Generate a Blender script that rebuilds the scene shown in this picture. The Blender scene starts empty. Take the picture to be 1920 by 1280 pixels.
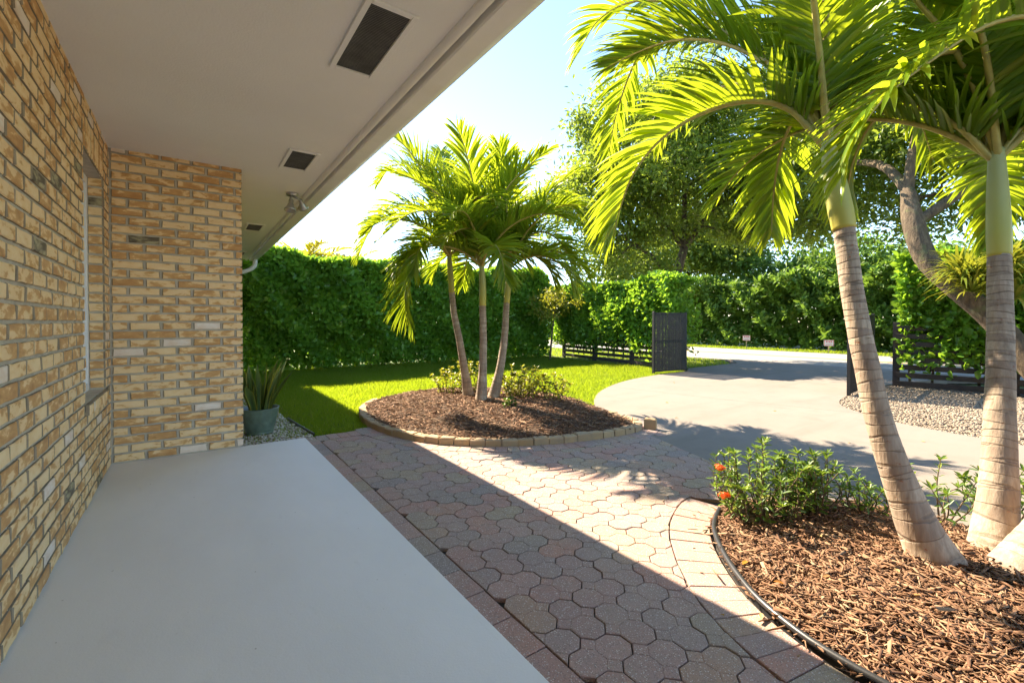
import bpy, math, random
import numpy as np
from mathutils import Vector, Matrix

# ------------------------------------------------------------------ camera, sky, sun, exposure
scene = bpy.context.scene
rng = np.random.default_rng(7)
random.seed(7)
YAW = math.atan2(605, 850)
PITCH = 10 / 850.0
cam_data = bpy.data.cameras.new("camera")
cam_data.sensor_width = 36.0
cam_data.lens = 36.0 * 850 / 1920
cam_data.shift_y = -27 / 1920.0
cam_data.clip_start = 0.02
cam_data.clip_end = 2000
cam = bpy.data.objects.new("camera", cam_data)
cam.location = (0, 0, 1.09)
cam.rotation_euler = (math.pi / 2 - PITCH, 0, -YAW)
scene.collection.objects.link(cam)
scene.camera = cam

SUN = Vector((0.168, -1.10, -1.0)).normalized()       # direction the light travels
SUN_EL = math.asin(-SUN.z)
SUN_AZ = math.atan2(-SUN.x, -SUN.y)                  # clockwise from +Y
world = bpy.data.worlds.new("World")
scene.world = world
world.use_nodes = True
wn = world.node_tree
for n in list(wn.nodes):
    wn.nodes.remove(n)
w_out = wn.nodes.new("ShaderNodeOutputWorld")
w_bg = wn.nodes.new("ShaderNodeBackground")
w_sky = wn.nodes.new("ShaderNodeTexSky")
w_sky.sky_type = 'NISHITA'
w_sky.sun_disc = False
w_sky.sun_elevation = SUN_EL
w_sky.sun_rotation = SUN_AZ
w_sky.altitude = 0
w_sky.air_density = 1.0
w_sky.dust_density = 0.1
w_sky.ozone_density = 6.0
w_bg.inputs['Strength'].default_value = 0.055
wn.links.new(w_sky.outputs[0], w_bg.inputs['Color'])
wn.links.new(w_bg.outputs[0], w_out.inputs['Surface'])

sun_data = bpy.data.lights.new("sun", 'SUN')
sun_data.energy = 2.05
sun_data.angle = math.radians(0.5)
sun_data.color = (1.0, 0.91, 0.79)
sun = bpy.data.objects.new("sun", sun_data)
sun.rotation_euler = SUN.to_track_quat('-Z', 'Y').to_euler()
scene.collection.objects.link(sun)

scene.view_settings.view_transform = 'Standard'
scene.view_settings.look = 'None'
scene.view_settings.gamma = 1.0
scene.view_settings.exposure = 3.3
scene.view_settings.use_white_balance = True      # camera balanced for the open shade of the porch
scene.view_settings.white_balance_temperature = 7700
scene.render.engine = 'CYCLES'
scene.cycles.use_denoising = True
scene.cycles.max_bounces = 7
scene.cycles.diffuse_bounces = 4
scene.cycles.transmission_bounces = 4
scene.cycles.transparent_max_bounces = 4

COL = scene.collection

# ------------------------------------------------------------------ node helpers
def new_mat(name):
    m = bpy.data.materials.new(name)
    m.use_nodes = True
    nt = m.node_tree
    b = nt.nodes.get("Principled BSDF")
    return m, nt, b

def N(nt, typ, **kw):
    n = nt.nodes.new(typ)
    for k, v in kw.items():
        setattr(n, k, v)
    return n

def L(nt, a, b):
    nt.links.new(a, b)

def noise(nt, scale, detail=4, rough=0.55, vec=None, dims='3D', w=None, dist=0.0):
    n = N(nt, "ShaderNodeTexNoise")
    n.noise_dimensions = dims
    n.inputs['Scale'].default_value = scale
    n.inputs['Detail'].default_value = detail
    n.inputs['Roughness'].default_value = rough
    n.inputs['Distortion'].default_value = dist
    if vec is not None:
        L(nt, vec, n.inputs['Vector'])
    if w is not None:
        L(nt, w, n.inputs['W'])
    return n.outputs['Fac']

def ramp(nt, fac, stops, interp='LINEAR'):
    r = N(nt, "ShaderNodeValToRGB")
    cr = r.color_ramp
    cr.interpolation = interp
    while len(cr.elements) < len(stops):
        cr.elements.new(0.5)
    for e, (p, c) in zip(cr.elements, stops):
        e.position = p
        e.color = (c[0], c[1], c[2], 1) if len(c) == 3 else c
    L(nt, fac, r.inputs[0])
    return r.outputs[0]

def mix(nt, fac, a, b, mode='MIX'):
    m = N(nt, "ShaderNodeMix", data_type='RGBA', blend_type=mode)
    for sock, v in ((m.inputs[0], fac), (m.inputs[6], a), (m.inputs[7], b)):
        if isinstance(v, (int, float)):
            sock.default_value = v
        elif isinstance(v, tuple):
            sock.default_value = (v[0], v[1], v[2], 1)
        else:
            L(nt, v, sock)
    return m.outputs[2]

def math_n(nt, op, a, b=None, c=None):
    m = N(nt, "ShaderNodeMath", operation=op)
    for i, v in enumerate((a, b, c)):
        if v is None:
            continue
        if isinstance(v, (int, float)):
            m.inputs[i].default_value = v
        else:
            L(nt, v, m.inputs[i])
    return m.outputs[0]

def bump(nt, bsdf, height, strength=0.3, dist=0.01):
    b = N(nt, "ShaderNodeBump")
    b.inputs['Strength'].default_value = strength
    b.inputs['Distance'].default_value = dist
    L(nt, height, b.inputs['Height'])
    L(nt, b.outputs[0], bsdf.inputs['Normal'])

def texco(nt, out='Object'):
    return N(nt, "ShaderNodeTexCoord").outputs[out]

def geo_pos(nt):
    return N(nt, "ShaderNodeNewGeometry").outputs['Position']

def scaled(nt, vec, s, rot=(0, 0, 0)):
    m = N(nt, "ShaderNodeMapping")
    m.inputs['Scale'].default_value = s
    m.inputs['Rotation'].default_value = rot
    L(nt, vec, m.inputs['Vector'])
    return m.outputs[0]

def attr(nt, name):
    return N(nt, "ShaderNodeAttribute", attribute_name=name).outputs['Fac']

def rnd_value(nt):
    """one random number for each piece, joined or single"""
    a = math_n(nt, 'ADD', attr(nt, "rnd"), N(nt, "ShaderNodeObjectInfo").outputs['Random'])
    return math_n(nt, 'FRACT', a)

MAT = {}
def simple(name, color, rough=0.6, var=0.15, nscale=8.0, bscale=60.0, bstr=0.15, bdist=0.004, metallic=0.0, spec=0.5):
    m, nt, b = new_mat(name)
    p = geo_pos(nt)
    f = noise(nt, nscale, 6, 0.6, p)
    lo = tuple(c * (1 - var) for c in color)
    hi = tuple(min(1, c * (1 + var)) for c in color)
    L(nt, ramp(nt, f, [(0.3, lo), (0.7, hi)]), b.inputs['Base Color'])
    b.inputs['Roughness'].default_value = rough
    b.inputs['Metallic'].default_value = metallic
    b.inputs['Specular IOR Level'].default_value = spec
    if bstr:
        bump(nt, b, noise(nt, bscale, 5, 0.6, p), bstr, bdist)
    MAT[name] = m
    return m

# brick: cream faces smeared with orange brown
m, nt, b = new_mat("brick"); MAT["brick"] = m
r = rnd_value(nt)
oc = texco(nt)
w = math_n(nt, 'MULTIPLY', r, 60)
mp = scaled(nt, oc, (11, 11, 26), (0.35, 0.35, 0.45))
smear = noise(nt, 1.0, 4, 0.58, mp, '4D', w, 0.35)
bias = math_n(nt, 'MULTIPLY_ADD', N(nt, "ShaderNodeTexWhiteNoise", noise_dimensions='1D').outputs['Value'], 0.0, 0.0)
wnn = N(nt, "ShaderNodeTexWhiteNoise", noise_dimensions='1D'); L(nt, r, wnn.inputs['W'])
sm2 = math_n(nt, 'ADD', smear, math_n(nt, 'MULTIPLY_ADD', wnn.outputs['Value'], 0.20, -0.10))
body = ramp(nt, sm2, [(0.28, (0.88, 0.66, 0.40)), (0.50, (0.82, 0.565, 0.30)), (0.545, (0.62, 0.34, 0.135)), (0.72, (0.47, 0.225, 0.08))])
fine = noise(nt, 55, 4, 0.7, oc, '4D', w)
body = mix(nt, math_n(nt, 'MULTIPLY', fine, 0.22), body, (0.66, 0.44, 0.24))
odd = ramp(nt, r, [(0.0, (1, 1, 1)), (0.045, (0, 0, 0))], 'CONSTANT')
dark = ramp(nt, r, [(0.0, (0, 0, 0)), (0.987, (1, 1, 1))], 'CONSTANT')
pale = ramp(nt, smear, [(0.3, (0.84, 0.76, 0.69)), (0.66, (0.72, 0.55, 0.42))])
grim = ramp(nt, smear, [(0.4, (0.42, 0.36, 0.22)), (0.56, (0.13, 0.10, 0.065))])
c = mix(nt, odd, body, pale)
c = mix(nt, dark, c, grim)
L(nt, c, b.inputs['Base Color'])
b.inputs['Roughness'].default_value = 0.85
bump(nt, b, math_n(nt, 'ADD', math_n(nt, 'MULTIPLY', smear, -0.9), math_n(nt, 'MULTIPLY', fine, 0.5)), 0.55, 0.006)

simple("mortar", (0.50, 0.44, 0.365), 0.95, 0.2, 14, 160, 0.5, 0.004)
simple("mortar_joint_shade", (0.30, 0.235, 0.165), 0.95, 0.25, 14, 160, 0.5, 0.004)  # mortar smear on brick sides, with the joints' shadow put into the colour
simple("saw_cut", (0.10, 0.085, 0.07), 0.95, 0.3)
simple("white_paint", (0.82, 0.79, 0.75), 0.5, 0.05, 3, 40, 0.06)
simple("gutter_paint", (0.86, 0.84, 0.81), 0.42, 0.07, 2.5, 30, 0.08, 0.004)
simple("window_white", (0.80, 0.80, 0.80), 0.4, 0.03, 3, 40, 0.03)
simple("vent_screen", (0.05, 0.048, 0.047), 0.7, 0.35, 9, 500, 0.6, 0.003)
simple("vent_wire", (0.16, 0.155, 0.15), 0.6, 0.3, 9, 100, 0.1)
simple("metal_grey", (0.42, 0.42, 0.42), 0.32, 0.12, 9, 60, 0.08, 0.003, 0.75)
simple("roof_tile", (0.45, 0.40, 0.35), 0.8, 0.2)
simple("soil", (0.055, 0.038, 0.026), 0.95, 0.3, 9, 60, 0.8, 0.02)
simple("paver_sand", (0.05, 0.043, 0.036), 0.95, 0.35, 30, 200, 0.6, 0.006)
simple("black_plastic", (0.028, 0.028, 0.03), 0.38, 0.25, 12, 70, 0.1)
simple("dark_wood", (0.045, 0.034, 0.028), 0.7, 0.3, 10, 80, 0.3)
simple("gate_black", (0.02, 0.02, 0.019), 0.6, 0.25, 14, 120, 0.3)
simple("sign_white", (0.75, 0.72, 0.72), 0.5, 0.03)
simple("sign_red", (0.60, 0.07, 0.07), 0.5, 0.05)
simple("stake_wood", (0.40, 0.28, 0.16), 0.8, 0.2)
simple("verge", (0.10, 0.125, 0.03), 0.95, 0.4, 3, 60, 0.6, 0.02)
simple("leaf_litter", (0.16, 0.10, 0.06), 0.95, 0.5, 6, 60, 0.8, 0.02)
simple("road_yellow", (0.55, 0.37, 0.10), 0.8, 0.15)
simple("twig", (0.13, 0.09, 0.055), 0.9, 0.3, 20, 80, 0.3)

# soffit stucco
m, nt, b = new_mat("soffit"); MAT["soffit"] = m
p = geo_pos(nt)
big = noise(nt, 0.9, 5, 0.55, p)
L(nt, ramp(nt, big, [(0.3, (0.80, 0.785, 0.765)), (0.7, (0.87, 0.86, 0.84))]), b.inputs['Base Color'])
b.inputs['Roughness'].default_value = 0.9
bump(nt, b, math_n(nt, 'ADD', noise(nt, 90, 4, 0.6, p), math_n(nt, 'MULTIPLY', noise(nt, 6, 4, 0.6, p), 1.5)), 0.35, 0.006)

# painted porch slab
m, nt, b = new_mat("slab_paint"); MAT["slab_paint"] = m
p = geo_pos(nt)
big = noise(nt, 1.6, 6, 0.6, scaled(nt, p, (1.6, 0.7, 1)))
c = ramp(nt, big, [(0.3, (0.75, 0.725, 0.695)), (0.7, (0.81, 0.785, 0.755))])
spk = noise(nt, 16, 3, 0.5, p)
c = mix(nt, ramp(nt, spk, [(0.75, (0, 0, 0)), (0.79, (1, 1, 1))]), c, (0.68, 0.64, 0.59))
L(nt, c, b.inputs['Base Color'])
scf = ramp(nt, noise(nt, 3.0, 6, 0.7, scaled(nt, p, (3.2, 0.8, 1), (0, 0, 0.5))), [(0.60, (0, 0, 0)), (0.76, (0.45, 0.45, 0.45))])
c = mix(nt, scf, c, (0.66, 0.635, 0.60))
dot = ramp(nt, noise(nt, 38, 2, 0.5, p), [(0.755, (0, 0, 0)), (0.77, (0.8, 0.8, 0.8))])
c = mix(nt, dot, c, (0.45, 0.41, 0.36))
L(nt, c, b.inputs['Base Color'])
b.inputs['Roughness'].default_value = 0.62
bump(nt, b, math_n(nt, 'ADD', noise(nt, 130, 4, 0.6, p), math_n(nt, 'MULTIPLY', noise(nt, 9, 5, 0.6, p), 2.0)), 0.22, 0.003)

# pavers: red brown to grey with pale aggregate showing
m, nt, b = new_mat("paver"); MAT["paver"] = m
r = rnd_value(nt)
oc = geo_pos(nt)
base = ramp(nt, r, [(0.0, (0.47, 0.245, 0.19)), (0.2, (0.375, 0.25, 0.215)), (0.4, (0.46, 0.285, 0.235)),
                    (0.58, (0.30, 0.245, 0.225)), (0.74, (0.40, 0.30, 0.20)), (0.9, (0.46, 0.245, 0.19)), (1.0, (0.36, 0.265, 0.235))])
blot = noise(nt, 11, 4, 0.6, oc)
base = mix(nt, ramp(nt, blot, [(0.42, (0, 0, 0)), (0.66, (0.5, 0.5, 0.5))]), base, (0.33, 0.255, 0.225))
base = mix(nt, ramp(nt, noise(nt, 2.2, 4, 0.6, oc), [(0.45, (0, 0, 0)), (0.75, (0.45, 0.45, 0.45))]), base, (0.43, 0.34, 0.25))
vor = N(nt, "ShaderNodeTexVoronoi"); vor.inputs['Scale'].default_value = 125; L(nt, oc, vor.inputs['Vector'])
agg = ramp(nt, vor.outputs['Distance'], [(0.22, (1, 1, 1)), (0.36, (0, 0, 0))])
sel = ramp(nt, noise(nt, 120, 2, 0.5, oc), [(0.42, (0, 0, 0)), (0.52, (0.9, 0.9, 0.9))])
base = mix(nt, mix(nt, 1.0, agg, sel, 'MULTIPLY'), base, (0.70, 0.62, 0.54))
base = mix(nt, ramp(nt, noise(nt, 210, 3, 0.6, oc), [(0.54, (0, 0, 0)), (0.66, (0.65, 0.65, 0.65))]), base, (0.11, 0.095, 0.09))
L(nt, base, b.inputs['Base Color'])
b.inputs['Roughness'].default_value = 0.9
bump(nt, b, math_n(nt, 'ADD', noise(nt, 220, 4, 0.65, oc), agg), 0.6, 0.003)

# tan edging block
m, nt, b = new_mat("edging_block"); MAT["edging_block"] = m
r = rnd_value(nt); oc = geo_pos(nt)
c = ramp(nt, r, [(0, (0.40, 0.26, 0.13)), (0.5, (0.47, 0.33, 0.19)), (1, (0.36, 0.25, 0.15))])
c = mix(nt, ramp(nt, noise(nt, 14, 5, 0.65, oc), [(0.4, (0, 0, 0)), (0.75, (0.8, 0.8, 0.8))]), c, (0.30, 0.24, 0.17))
L(nt, c, b.inputs['Base Color']); b.inputs['Roughness'].default_value = 0.9
bump(nt, b, noise(nt, 90, 5, 0.7, oc), 0.6, 0.006)

# concrete driveway and road
def concrete(name, lo, hi, stain, worn=False):
    m, nt, b = new_mat(name); MAT[name] = m
    p = geo_pos(nt)
    c = ramp(nt, noise(nt, 0.55, 7, 0.62, p), [(0.3, lo), (0.7, hi)])
    c = mix(nt, ramp(nt, noise(nt, 2.8, 6, 0.65, p), [(0.52, (0, 0, 0)), (0.78, (0.5, 0.5, 0.5))]), c, stain)
    c = mix(nt, ramp(nt, noise(nt, 190, 3, 0.7, p), [(0.5, (0, 0, 0)), (0.75, (0.35, 0.35, 0.35))]), c, stain)
    if worn:
        sp_ = ramp(nt, noise(nt, 9, 5, 0.75, p), [(0.70, (0, 0, 0)), (0.74, (0.6, 0.6, 0.6))])
        c = mix(nt, sp_, c, (0.13, 0.105, 0.08))
        tr_ = ramp(nt, noise(nt, 1.0, 5, 0.6, scaled(nt, p, (0.35, 3.2, 1), (0, 0, 0.35))), [(0.5, (0, 0, 0)), (0.72, (0.4, 0.4, 0.4))])
        c = mix(nt, tr_, c, stain)
    L(nt, c, b.inputs['Base Color']); b.inputs['Roughness'].default_value = 0.9
    bump(nt, b, noise(nt, 150, 5, 0.65, p), 0.3, 0.003)
concrete("driveway", (0.205, 0.174, 0.147), (0.245, 0.21, 0.18), (0.155, 0.13, 0.106), True)
concrete("road", (0.27, 0.25, 0.225), (0.32, 0.295, 0.265), (0.21, 0.19, 0.17))

# stones
def stones(name, stops):
    m, nt, b = new_mat(name); MAT[name] = m
    r = attr(nt, "rnd")
    c = ramp(nt, r, stops)
    c = mix(nt, math_n(nt, 'MULTIPLY', noise(nt, 60, 4, 0.6, geo_pos(nt)), 0.35), c, (0.35, 0.30, 0.25))
    L(nt, c, b.inputs['Base Color']); b.inputs['Roughness'].default_value = 0.75
stones("pebble", [(0, (0.62, 0.58, 0.54)), (0.3, (0.50, 0.44, 0.38)), (0.55, (0.70, 0.67, 0.63)), (0.8, (0.33, 0.27, 0.22)), (1, (0.58, 0.52, 0.44))])
stones("gravel", [(0, (0.295, 0.227, 0.157)), (0.3, (0.236, 0.179, 0.124)), (0.55, (0.343, 0.276, 0.200)), (0.8, (0.177, 0.130, 0.085)), (1, (0.325, 0.254, 0.180))])

# mulch
m, nt, b = new_mat("mulch_chip"); MAT["mulch_chip"] = m
r = attr(nt, "rnd")
c = ramp(nt, r, [(0, (0.14, 0.066, 0.036)), (0.35, (0.235, 0.116, 0.062)), (0.65, (0.30, 0.16, 0.088)), (0.88, (0.38, 0.235, 0.14)), (1, (0.46, 0.33, 0.21))])
c = mix(nt, math_n(nt, 'MULTIPLY', noise(nt, 150, 4, 0.7, scaled(nt, geo_pos(nt), (1, 1, 1))), 0.55), c, (0.10, 0.055, 0.03))
L(nt, c, b.inputs['Base Color']); b.inputs['Roughness'].default_value = 0.9
simple("mulch_ground", (0.09, 0.052, 0.03), 0.95, 0.45, 30, 140, 0.9, 0.02)

# leaves: reflecting and letting light through
def leaf_mat(name, stops, trans, tf=0.4, rough=0.42, spec=0.4, attrname="rnd"):
    m, nt, b = new_mat(name); MAT[name] = m
    r = attr(nt, attrname)
    c = ramp(nt, r, stops)
    L(nt, c, b.inputs['Base Color'])
    b.inputs['Roughness'].default_value = rough
    b.inputs['Specular IOR Level'].default_value = spec
    t = N(nt, "ShaderNodeBsdfTranslucent")
    tc = mix(nt, 0.75, c, trans)
    L(nt, tc, t.inputs['Color'])
    mx = N(nt, "ShaderNodeMixShader"); mx.inputs[0].default_value = tf
    out = nt.nodes.get("Material Output")
    L(nt, b.outputs[0], mx.inputs[1]); L(nt, t.outputs[0], mx.inputs[2]); L(nt, mx.outputs[0], out.inputs['Surface'])
leaf_mat("hedge_leaf", [(0, (0.075, 0.19, 0.028)), (0.5, (0.13, 0.31, 0.042)), (0.85, (0.22, 0.42, 0.055)), (1, (0.38, 0.52, 0.07))], (0.42, 0.68, 0.05), 0.45, 0.30, 0.5)
leaf_mat("palm_leaf", [(0, (0.06, 0.15, 0.012)), (0.5, (0.105, 0.215, 0.018)), (0.8, (0.17, 0.27, 0.02)), (1, (0.32, 0.32, 0.03))], (0.50, 0.60, 0.03), 0.5, 0.36, 0.45)
leaf_mat("areca_leaf", [(0, (0.14, 0.18, 0.02)), (0.5, (0.26, 0.26, 0.03)), (1, (0.42, 0.34, 0.05))], (0.55, 0.50, 0.04), 0.45)
leaf_mat("oak_leaf", [(0, (0.048, 0.092, 0.017)), (0.5, (0.09, 0.155, 0.024)), (0.85, (0.145, 0.21, 0.032)), (1, (0.26, 0.27, 0.055))], (0.40, 0.52, 0.055), 0.48, 0.42, 0.4)
leaf_mat("ficus_leaf", [(0, (0.049, 0.119, 0.021)), (0.5, (0.091, 0.196, 0.031)), (0.85, (0.168, 0.280, 0.042)), (1, (0.280, 0.364, 0.070))], (0.26, 0.42, 0.05), 0.4, 0.5)
leaf_mat("ixora_leaf", [(0, (0.044, 0.100, 0.025)), (0.5, (0.081, 0.169, 0.031)), (0.85, (0.163, 0.250, 0.037)), (1, (0.275, 0.288, 0.044))], (0.28, 0.42, 0.04), 0.35, 0.38)
leaf_mat("gold_leaf", [(0, (0.10, 0.14, 0.02)), (0.5, (0.20, 0.22, 0.025)), (1, (0.36, 0.31, 0.04))], (0.50, 0.50, 0.04), 0.4)
leaf_mat("grass_blade", [(0, (0.035, 0.085, 0.012)), (0.45, (0.075, 0.155, 0.018)), (0.8, (0.12, 0.20, 0.022)), (0.93, (0.20, 0.23, 0.04)), (1, (0.33, 0.27, 0.11))], (0.50, 0.64, 0.03), 0.55, 0.6, 0.2)
leaf_mat("bromeliad_leaf", [(0, (0.07, 0.13, 0.02)), (0.5, (0.16, 0.21, 0.025)), (1, (0.34, 0.30, 0.05))], (0.45, 0.46, 0.04), 0.4)
leaf_mat("dry_leaf", [(0, (0.50, 0.30, 0.03)), (0.5, (0.40, 0.15, 0.04)), (1, (0.55, 0.45, 0.25))], (0.5, 0.3, 0.05), 0.2)
leaf_mat("ixora_flower", [(0, (0.70, 0.06, 0.03)), (0.5, (0.80, 0.14, 0.03)), (1, (0.85, 0.30, 0.06))], (0.8, 0.2, 0.03), 0.3)
leaf_mat("snake_leaf", [(0, (0.04, 0.085, 0.03)), (0.55, (0.06, 0.12, 0.03)), (0.72, (0.16, 0.19, 0.04)), (0.8, (0.42, 0.38, 0.06)), (1, (0.45, 0.42, 0.08))], (0.4, 0.42, 0.05), 0.25, 0.4, 0.5, "edge")

# ground under the grass
m, nt, b = new_mat("lawn_soil"); MAT["lawn_soil"] = m
p = geo_pos(nt)
c = ramp(nt, noise(nt, 3.0, 6, 0.65, p), [(0.3, (0.05, 0.085, 0.016)), (0.6, (0.075, 0.12, 0.02)), (0.8, (0.12, 0.11, 0.04))])
L(nt, c, b.inputs['Base Color']); b.inputs['Roughness'].default_value = 0.95
bump(nt, b, noise(nt, 70, 5, 0.7, p), 0.9, 0.02)

# bark
m, nt, b = new_mat("oak_bark"); MAT["oak_bark"] = m
p = geo_pos(nt)
f = noise(nt, 14, 6, 0.7, scaled(nt, p, (1, 1, 0.35)))
c = ramp(nt, f, [(0.3, (0.038, 0.027, 0.018)), (0.55, (0.115, 0.082, 0.05)), (0.75, (0.20, 0.155, 0.10))])
c = mix(nt, ramp(nt, noise(nt, 5, 4, 0.6, p), [(0.55, (0, 0, 0)), (0.7, (0.6, 0.6, 0.6))]), c, (0.12, 0.14, 0.055))
L(nt, c, b.inputs['Base Color']); b.inputs['Roughness'].default_value = 0.95
bump(nt, b, f, 1.0, 0.03)

# palm trunk with leaf scars
m, nt, b = new_mat("palm_trunk"); MAT["palm_trunk"] = m
ring = attr(nt, "ring")
p = geo_pos(nt)
wob = math_n(nt, 'MULTIPLY_ADD', noise(nt, 9, 3, 0.6, p), 0.36, -0.18)
rr = math_n(nt, 'ADD', ring, wob)
fr = math_n(nt, 'FRACT', rr)
fl = math_n(nt, 'FLOOR', rr)
wn1 = N(nt, "ShaderNodeTexWhiteNoise", noise_dimensions='1D'); L(nt, fl, wn1.inputs['W'])
fib = noise(nt, 40, 5, 0.65, scaled(nt, p, (1, 1, 0.12)))
c = ramp(nt, fib, [(0.25, (0.24, 0.175, 0.125)), (0.5, (0.40, 0.315, 0.235)), (0.75, (0.54, 0.45, 0.355))])
c = mix(nt, math_n(nt, 'MULTIPLY', wn1.outputs['Value'], 0.62), c, (0.22, 0.155, 0.12))
patch = ramp(nt, noise(nt, 24, 5, 0.65, scaled(nt, p, (1, 1, 1.9))), [(0.63, (0, 0, 0)), (0.68, (0.9, 0.9, 0.9))])
c = mix(nt, patch, c, (0.30, 0.115, 0.055))
scar = ramp(nt, fr, [(0.0, (1, 1, 1)), (0.08, (0.75, 0.75, 0.75)), (0.17, (0, 0, 0)), (0.95, (0, 0, 0)), (1.0, (1, 1, 1))])
wn2 = N(nt, "ShaderNodeTexWhiteNoise", noise_dimensions='1D'); L(nt, math_n(nt, 'ADD', fl, 31.7), wn2.inputs['W'])
scv = math_n(nt, 'MULTIPLY', scar, math_n(nt, 'MULTIPLY_ADD', wn2.outputs['Value'], 0.6, 0.3))
c = mix(nt, math_n(nt, 'MULTIPLY', scv, math_n(nt, 'MULTIPLY_ADD', noise(nt, 25, 3, 0.6, p), 1.2, 0.2)), c, (0.105, 0.075, 0.055))
L(nt, c, b.inputs['Base Color']); b.inputs['Roughness'].default_value = 0.85
bump(nt, b, math_n(nt, 'ADD', fib, math_n(nt, 'MULTIPLY', scar, -0.7)), 0.6, 0.008)

m, nt, b = new_mat("crownshaft"); MAT["crownshaft"] = m
t = attr(nt, "ring"); p = geo_pos(nt)
c = ramp(nt, t, [(0, (0.50, 0.42, 0.06)), (0.25, (0.42, 0.42, 0.085)), (0.6, (0.40, 0.42, 0.15)), (1, (0.36, 0.40, 0.19))])
c = mix(nt, math_n(nt, 'MULTIPLY', noise(nt, 18, 5, 0.65, scaled(nt, p, (1, 1, 0.3))), 0.5), c, (0.36, 0.33, 0.10))
L(nt, c, b.inputs['Base Color']); b.inputs['Roughness'].default_value = 0.5
bump(nt, b, noise(nt, 30, 4, 0.6, scaled(nt, p, (1, 1, 0.15))), 0.2, 0.004)
simple("rachis", (0.36, 0.30, 0.08), 0.5, 0.25, 12, 60, 0.1)
simple("ceramic_green", (0.115, 0.17, 0.135), 0.35, 0.25, 14, 40, 0.15, 0.004)

# ------------------------------------------------------------------ mesh helpers
def link(name, mesh, parent=None):
    o = bpy.data.objects.new(name, mesh)
    COL.objects.link(o)
    if parent is not None:
        o.parent = parent
    return o

def mesh_of(name, V, F, mat, rnd=None, smooth=False, attrs=None, rnd_domain='FACE'):
    me = bpy.data.meshes.new(name)
    V = np.asarray(V, dtype=np.float32).reshape(-1, 3)
    if isinstance(F, np.ndarray):
        n, k = F.shape
        me.vertices.add(len(V)); me.vertices.foreach_set("co", V.ravel())
        me.loops.add(n * k); me.loops.foreach_set("vertex_index", F.astype(np.int32).ravel())
        me.polygons.add(n)
        me.polygons.foreach_set("loop_start", np.arange(0, n * k, k, dtype=np.int32))
        me.update(calc_edges=True)
    else:
        me.from_pydata([tuple(v) for v in V.tolist()], [], [tuple(int(i) for i in f) for f in F])
        me.update()
    if smooth:
        me.polygons.foreach_set("use_smooth", np.ones(len(me.polygons), dtype=bool))
    if rnd is not None:
        a = me.attributes.new("rnd", 'FLOAT', rnd_domain)
        a.data.foreach_set("value", np.asarray(rnd, dtype=np.float32))
    for k2, v in (attrs or {}).items():
        a = me.attributes.new(k2, 'FLOAT', 'POINT')
        a.data.foreach_set("value", np.asarray(v, dtype=np.float32))
    if mat is not None:
        me.materials.append(MAT[mat])
    return me

def obj(name, V, F, mat, parent=None, **kw):
    return link(name, mesh_of(name, V, F, mat, **kw), parent)

def tag(o, label=None, cat=None, group=None, kind=None):
    if label: o["label"] = label
    if cat: o["category"] = cat
    if group: o["group"] = group
    if kind: o["kind"] = kind
    return o

def empty(name, loc, label, cat, group=None):
    o = bpy.data.objects.new(name, None)
    o.empty_display_size = 0.2
    o.location = loc
    COL.objects.link(o)
    return tag(o, label, cat, group)

class MB:
    """collects boxes, tubes and lathes into one mesh"""
    def __init__(self):
        self.v = []; self.f = []
    def add(self, V, F):
        k = len(self.v)
        self.v += [tuple(map(float, p)) for p in V]
        self.f += [tuple(i + k for i in q) for q in F]
    def box(self, x0, x1, y0, y1, z0, z1, bev=0.0):
        if bev <= 0:
            V = [(x, y, z) for z in (z0, z1) for y in (y0, y1) for x in (x0, x1)]
            self.add(V, [(0, 2, 3, 1), (4, 5, 7, 6), (0, 1, 5, 4), (2, 6, 7, 3), (0, 4, 6, 2), (1, 3, 7, 5)])
            return
        bb = bev
        V = []
        for z, i in ((z0, bb), (z0 + bb, 0), (z1 - bb, 0), (z1, bb)):
            xa, xb, ya, yb = x0 + i, x1 - i, y0 + i, y1 - i
            V += [(xa, ya, z), (xb, ya, z), (xb, yb, z), (xa, yb, z)]
        F = [(3, 2, 1, 0), (12, 13, 14, 15)]
        for k in range(3):
            for i in range(4):
                j = (i + 1) % 4
                F.append((4 * k + i, 4 * k + j, 4 * k + 4 + j, 4 * k + 4 + i))
        self.add(V, F)
    def tube(self, pts, rad, n=8, cap=True):
        V, F = tube_vf(pts, rad, n, cap)
        self.add(V, F)
    def lathe(self, prof, c, n=24, fn=None):
        V = []; F = []
        for r_, z in prof:
            for i in range(n):
                a = 2 * math.pi * i / n
                rr_ = r_ if fn is None else fn(r_, z, a)
                V.append((c[0] + rr_ * math.cos(a), c[1] + rr_ * math.sin(a), c[2] + z))
        for k in range(len(prof) - 1):
            for i in range(n):
                j = (i + 1) % n
                F.append((k * n + i, k * n + j, k * n + n + j, k * n + n + i))
        self.add(V, F)
    def build(self, name, mat, parent=None, smooth=False, **kw):
        return obj(name, self.v, self.f, mat, parent, smooth=smooth, **kw)

def frames(P):
    P = np.asarray(P, float)
    T = np.gradient(P, axis=0)
    T /= np.linalg.norm(T, axis=1)[:, None] + 1e-9
    return T

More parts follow.
